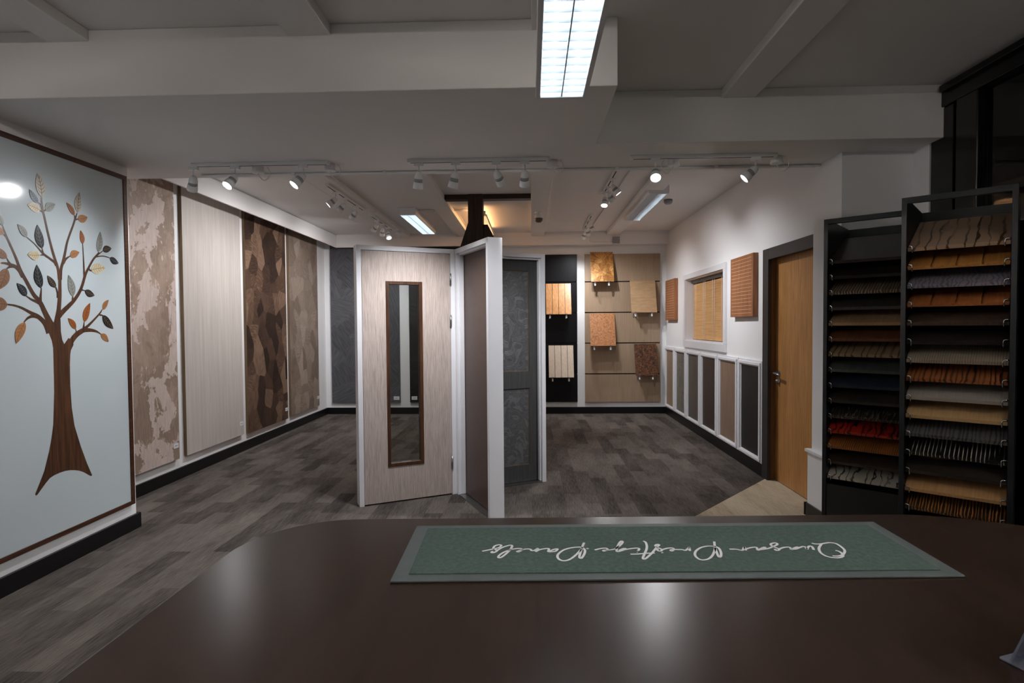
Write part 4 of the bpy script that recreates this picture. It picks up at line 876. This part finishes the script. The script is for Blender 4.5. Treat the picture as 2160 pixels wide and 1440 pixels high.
g = G(); g.rings([(0, 0.05), (0.012, 0.05)], (0.105, 7.05, ZJ-0.0005), (0, 0, -1)); g.cyl((0.105, 7.05, ZJ-0.0126), (0.105, 7.05, ZJ-0.035), 0.01); g.rings([(0.035, 0.045), (0.04, 0.052), (0.075, 0.052)], (0.105, 7.05, ZJ), (0, 0, -1)); g.build('housing', PVC, s)
G().rings([(0.0752, 0.0515), (0.10, 0.048), (0.12, 0.034), (0.128, 0.012)], (0.105, 7.05, ZJ), (0, 0, -1)).build('dome', plain('sensor_dome', (92, 88, 78), 0.3), s)
s = thing('electrical_box', 'grey square electrical box on the back bulkhead', 'junction box', (1.325, 8.88, 2.72))
G().box(1.272, 1.378, 8.855, 8.8995, 2.672, 2.770).build('box', GREYBOX, s, bevel=0.004)
G().tube([(1.2715, 8.885, 2.69), (0.96, 8.885, 2.69), (0.93, 8.885, 2.70), (0.92, 8.885, 2.845)], 0.007).build('conduit', PVC, s)
s = thing('smoke_detector', 'small grey detector on the ceiling behind the right fluorescent fitting', 'detector', (1.60, 6.7, ZC))
G().rings([(0, 0.05), (0.03, 0.05), (0.05, 0.035)], (1.60, 6.7, ZC-0.0005), (0, 0, -1)).build('housing', GREYBOX, s)

# ------------------------------------------------------------------ sample racks
RW, RD, RH, RA = 0.41, 0.53, 2.0, R(-40.3)
def rack(label, loc):
    t = thing('sample_rack', label, 'display rack', loc, RA, 'black sample racks')
    th = 0.02
    G().box(0, th, 0, RD, 0, RH).build('side_panel', BLACKL, t, local=True, bevel=0.001)
    G().box(RW-th, RW, 0, RD, 0, RH).build('side_panel', BLACKL, t, local=True, bevel=0.001)
    G().box(th, RW-th, RD-0.016, RD, 0, RH).build('back_panel', BLACKL, t, local=True)
    G().box(th, RW-th, 0, 0.022, RH-0.028, RH).build('top_rail', BLACKL, t, local=True, bevel=0.001)
    g = G(); g.box(th, RW-th, 0.012, 0.03, 0.004, 0.505); g.box(th, RW-th, 0.031, RD-0.017, 0.47, 0.486); g.build('plinth', BLACKL, t, local=True)
    G().rings([(0, 0.006), (0.004, 0.0055), (0.005, 0.002)], (0.055, RD-0.0162, RH-0.055), (0, -1, 0), 12).build('screw_cap', STEEL, t, local=True)
    return t
ZT, DZ = 1.748, 0.0868
hook_me = {}
def hooks(t):
    for i in range(15):
        z = ZT - DZ*i
        for s in (0, 1):
            if s not in hook_me:
                x0 = 0.0202 if s == 0 else RW-0.0202; sg = 1 if s == 0 else -1
                g = G(); g.tube([(x0, 0.012, 0.0265), (x0+sg*0.013, 0.012, 0.0265), (x0+sg*0.019, 0.012, 0.024), (x0+sg*0.021, 0.012, 0.018), (x0+sg*0.021, 0.012, -0.004)], 0.0028, 6)
                hook_me[s] = g.mesh('hook', CHROME)
            o = bpy.data.objects.new('hook', hook_me[s]); COL.objects.link(o); o.parent = t; o.location = (0, 0, z)
TILT = R(23)
BW, BD, BT = RW-0.046, 0.44, 0.017
g0 = G(); g0.box(0, BW, 0, BD, -BT, 0); BOARD = g0.mesh('sample_board', BLACKL)
g1 = G(); n = 4
for i in range(n): g1.box(BW*i/n+(0.004 if i else 0), BW*(i+1)/n-(0.004 if i < n-1 else 0), 0, BD, -BT*0.55, 0)
g1.box(0.001, BW-0.001, 0.001, BD-0.001, -BT, -BT*0.56, 1); PLANKED = g1.mesh('sample_board_grooved', BLACKL)
LEFT = [
 ('plain black brown sample board', wood('board_black_brown', (58, 50, 46), (42, 36, 33), 'Y', 90, 40, 0.35), 0),
 ('very dark brown sample board', wood('board_dark_brown', (40, 32, 27), (28, 22, 19), 'Y', 90, 30), 0),
 ('cream and dark striped sample board', veins('board_zebra', (60, 48, 40), (150, 128, 104), 'Y', 22, 5, 0.55, 0.75), 0),
 ('dark sample board with grey brown edge', wood('board_grey_edge', (66, 60, 54), (44, 40, 37), 'Y', 60, 20), 0),
 ('tan oak sample board', wood('board_tan_oak', (164, 132, 98), (138, 106, 76), 'Y', 130, 20), 0),
 ('reddish brown sample board', wood('board_red_brown', (104, 62, 36), (72, 42, 26), 'Y', 70, 20), 0),
 ('walnut sample board with dark veins', veins('board_walnut', (138, 112, 84), (50, 38, 28), 'Y', 9, 7, 0.8, 0.92), 0),
 ('slate grey green sample board', wood('board_slate', (76, 80, 76), (54, 58, 55), 'Y', 60, 10), 0),
 ('dark blue black sample board', blotch('board_navy', [(24, 30, 42), (42, 48, 62)], (60, 10, 60)), 0),
 ('charcoal brown sample board', wood('board_charcoal', (48, 42, 36), (34, 30, 27), 'Y', 60, 20), 0),
 ('black sample board with fine grey squiggles', veins('board_squiggle', (20, 17, 15), (112, 100, 88), 'Y', 16, 12, 0.86, 0.96, dscale=3), 0),
 ('bright red sample board with black swirls', veins('board_red', (176, 42, 20), (20, 8, 8), 'Y', 9, 14, 0.70, 0.86, c2=(140, 26, 14), stretch=3), 0),
 ('orange brown striped sample board', veins('board_orange', (150, 88, 40), (86, 46, 22), 'Y', 30, 3, 0.55, 0.85), 0),
 ('plain dark brown sample board', wood('board_plain_brown', (62, 46, 36), (46, 34, 27), 'Y', 60, 20), 0),
 ('white sample board with black veins', veins('board_white_vein', (186, 178, 164), (30, 28, 28), 'Y', 8, 12, 0.84, 0.95, stretch=2.5), 0),
]
RIGHT = [
 ('tan sample board with dark drip veins', veins('board_drip', (158, 130, 106), (66, 40, 24), 'Y', 7, 7, 0.86, 0.96, stretch=4), 0),
 ('golden oak sample board with three grooves', wood('board_golden', (182, 128, 66), (150, 98, 46), 'Y', 70, 20), 1),
 ('lilac grey figured sample board', veins('board_lilac', (124, 118, 128), (84, 78, 86), 'Y', 18, 9, 0.6, 0.9, stretch=2), 0),
 ('orange brown sample board with three grooves', wood('board_teak', (160, 98, 52), (128, 72, 36), 'Y', 70, 20), 1),
 ('dark brown burl sample board', blotch('board_burl', [(36, 28, 24), (62, 46, 38), (76, 54, 40)], (30, 16, 30)), 0),
 ('nearly black brown sample board', wood('board_near_black', (38, 29, 25), (26, 20, 18), 'Y', 60, 20), 0),
 ('taupe grey striped sample board', veins('board_taupe', (142, 128, 110), (108, 96, 82), 'Y', 34, 3, 0.5, 0.9), 0),
 ('rosewood red sample board with dark stripes', veins('board_rosewood', (142, 84, 46), (56, 28, 18), 'Y', 16, 6, 0.6, 0.85), 0),
 ('pale grey plain sample board', wood('board_pale_grey', (156, 148, 140), (142, 134, 127), 'Y', 160, 30), 0),
 ('light oak sample board', wood('board_light_oak', (192, 158, 112), (176, 140, 94), 'Y', 110, 30), 0),
 ('dark grey streaky sample board', veins('board_streak', (84, 82, 80), (40, 39, 39), 'Y', 20, 6, 0.5, 0.8), 0),
 ('black sample board with white line clusters', veins('board_white_lines', (10, 10, 13), (176, 168, 150), 'Y', 20, 3.5, 0.87, 0.93, dscale=0.6, mask=(0.49, 0.53), mf=11), 0),
 ('black brown sample board with one golden vein', veins('board_gold_vein', (36, 30, 26), (124, 92, 52), 'X', 1.6, 6, 0.975, 0.995, stretch=2, mask=(0.1, 0.2)), 0),
 ('warm tan oak sample board', wood('board_warm_oak', (184, 142, 96), (164, 122, 80), 'Y', 90, 30), 0),
 ('black sample board with orange streaks', veins('board_amber', (22, 16, 13), (146, 92, 42), 'Y', 26, 5, 0.6, 0.85), 0),
]
def fill(t, rackname, boards):
    M = WM(t)
    for i, (lab, m, gr) in enumerate(boards):
        me = (PLANKED if gr else BOARD).copy(); me.materials.clear(); me.materials.append(m)
        if gr: me.materials.append(BLACKL)
        o = bpy.data.objects.new('sample_board', me); COL.objects.link(o)
        z = ZT - DZ*i
        o.location = M @ Vector((0.023, 0.0175, z+BT+0.001)); o.rotation_euler = (Matrix.Rotation(RA, 3, 'Z') @ Matrix.Rotation(TILT, 3, 'X')).to_euler()
        tag(o, lab + ' in the ' + rackname, 'sample board', 'sample boards in the ' + rackname)
r1 = rack('black sample rack standing farther back by the white pillar', (1.653, 3.279, 0)); hooks(r1); fill(r1, 'left black rack', LEFT)
r2 = rack('black sample rack nearest the counter at the right', (1.741, 2.744, 0)); hooks(r2); fill(r2, 'right black rack', RIGHT)
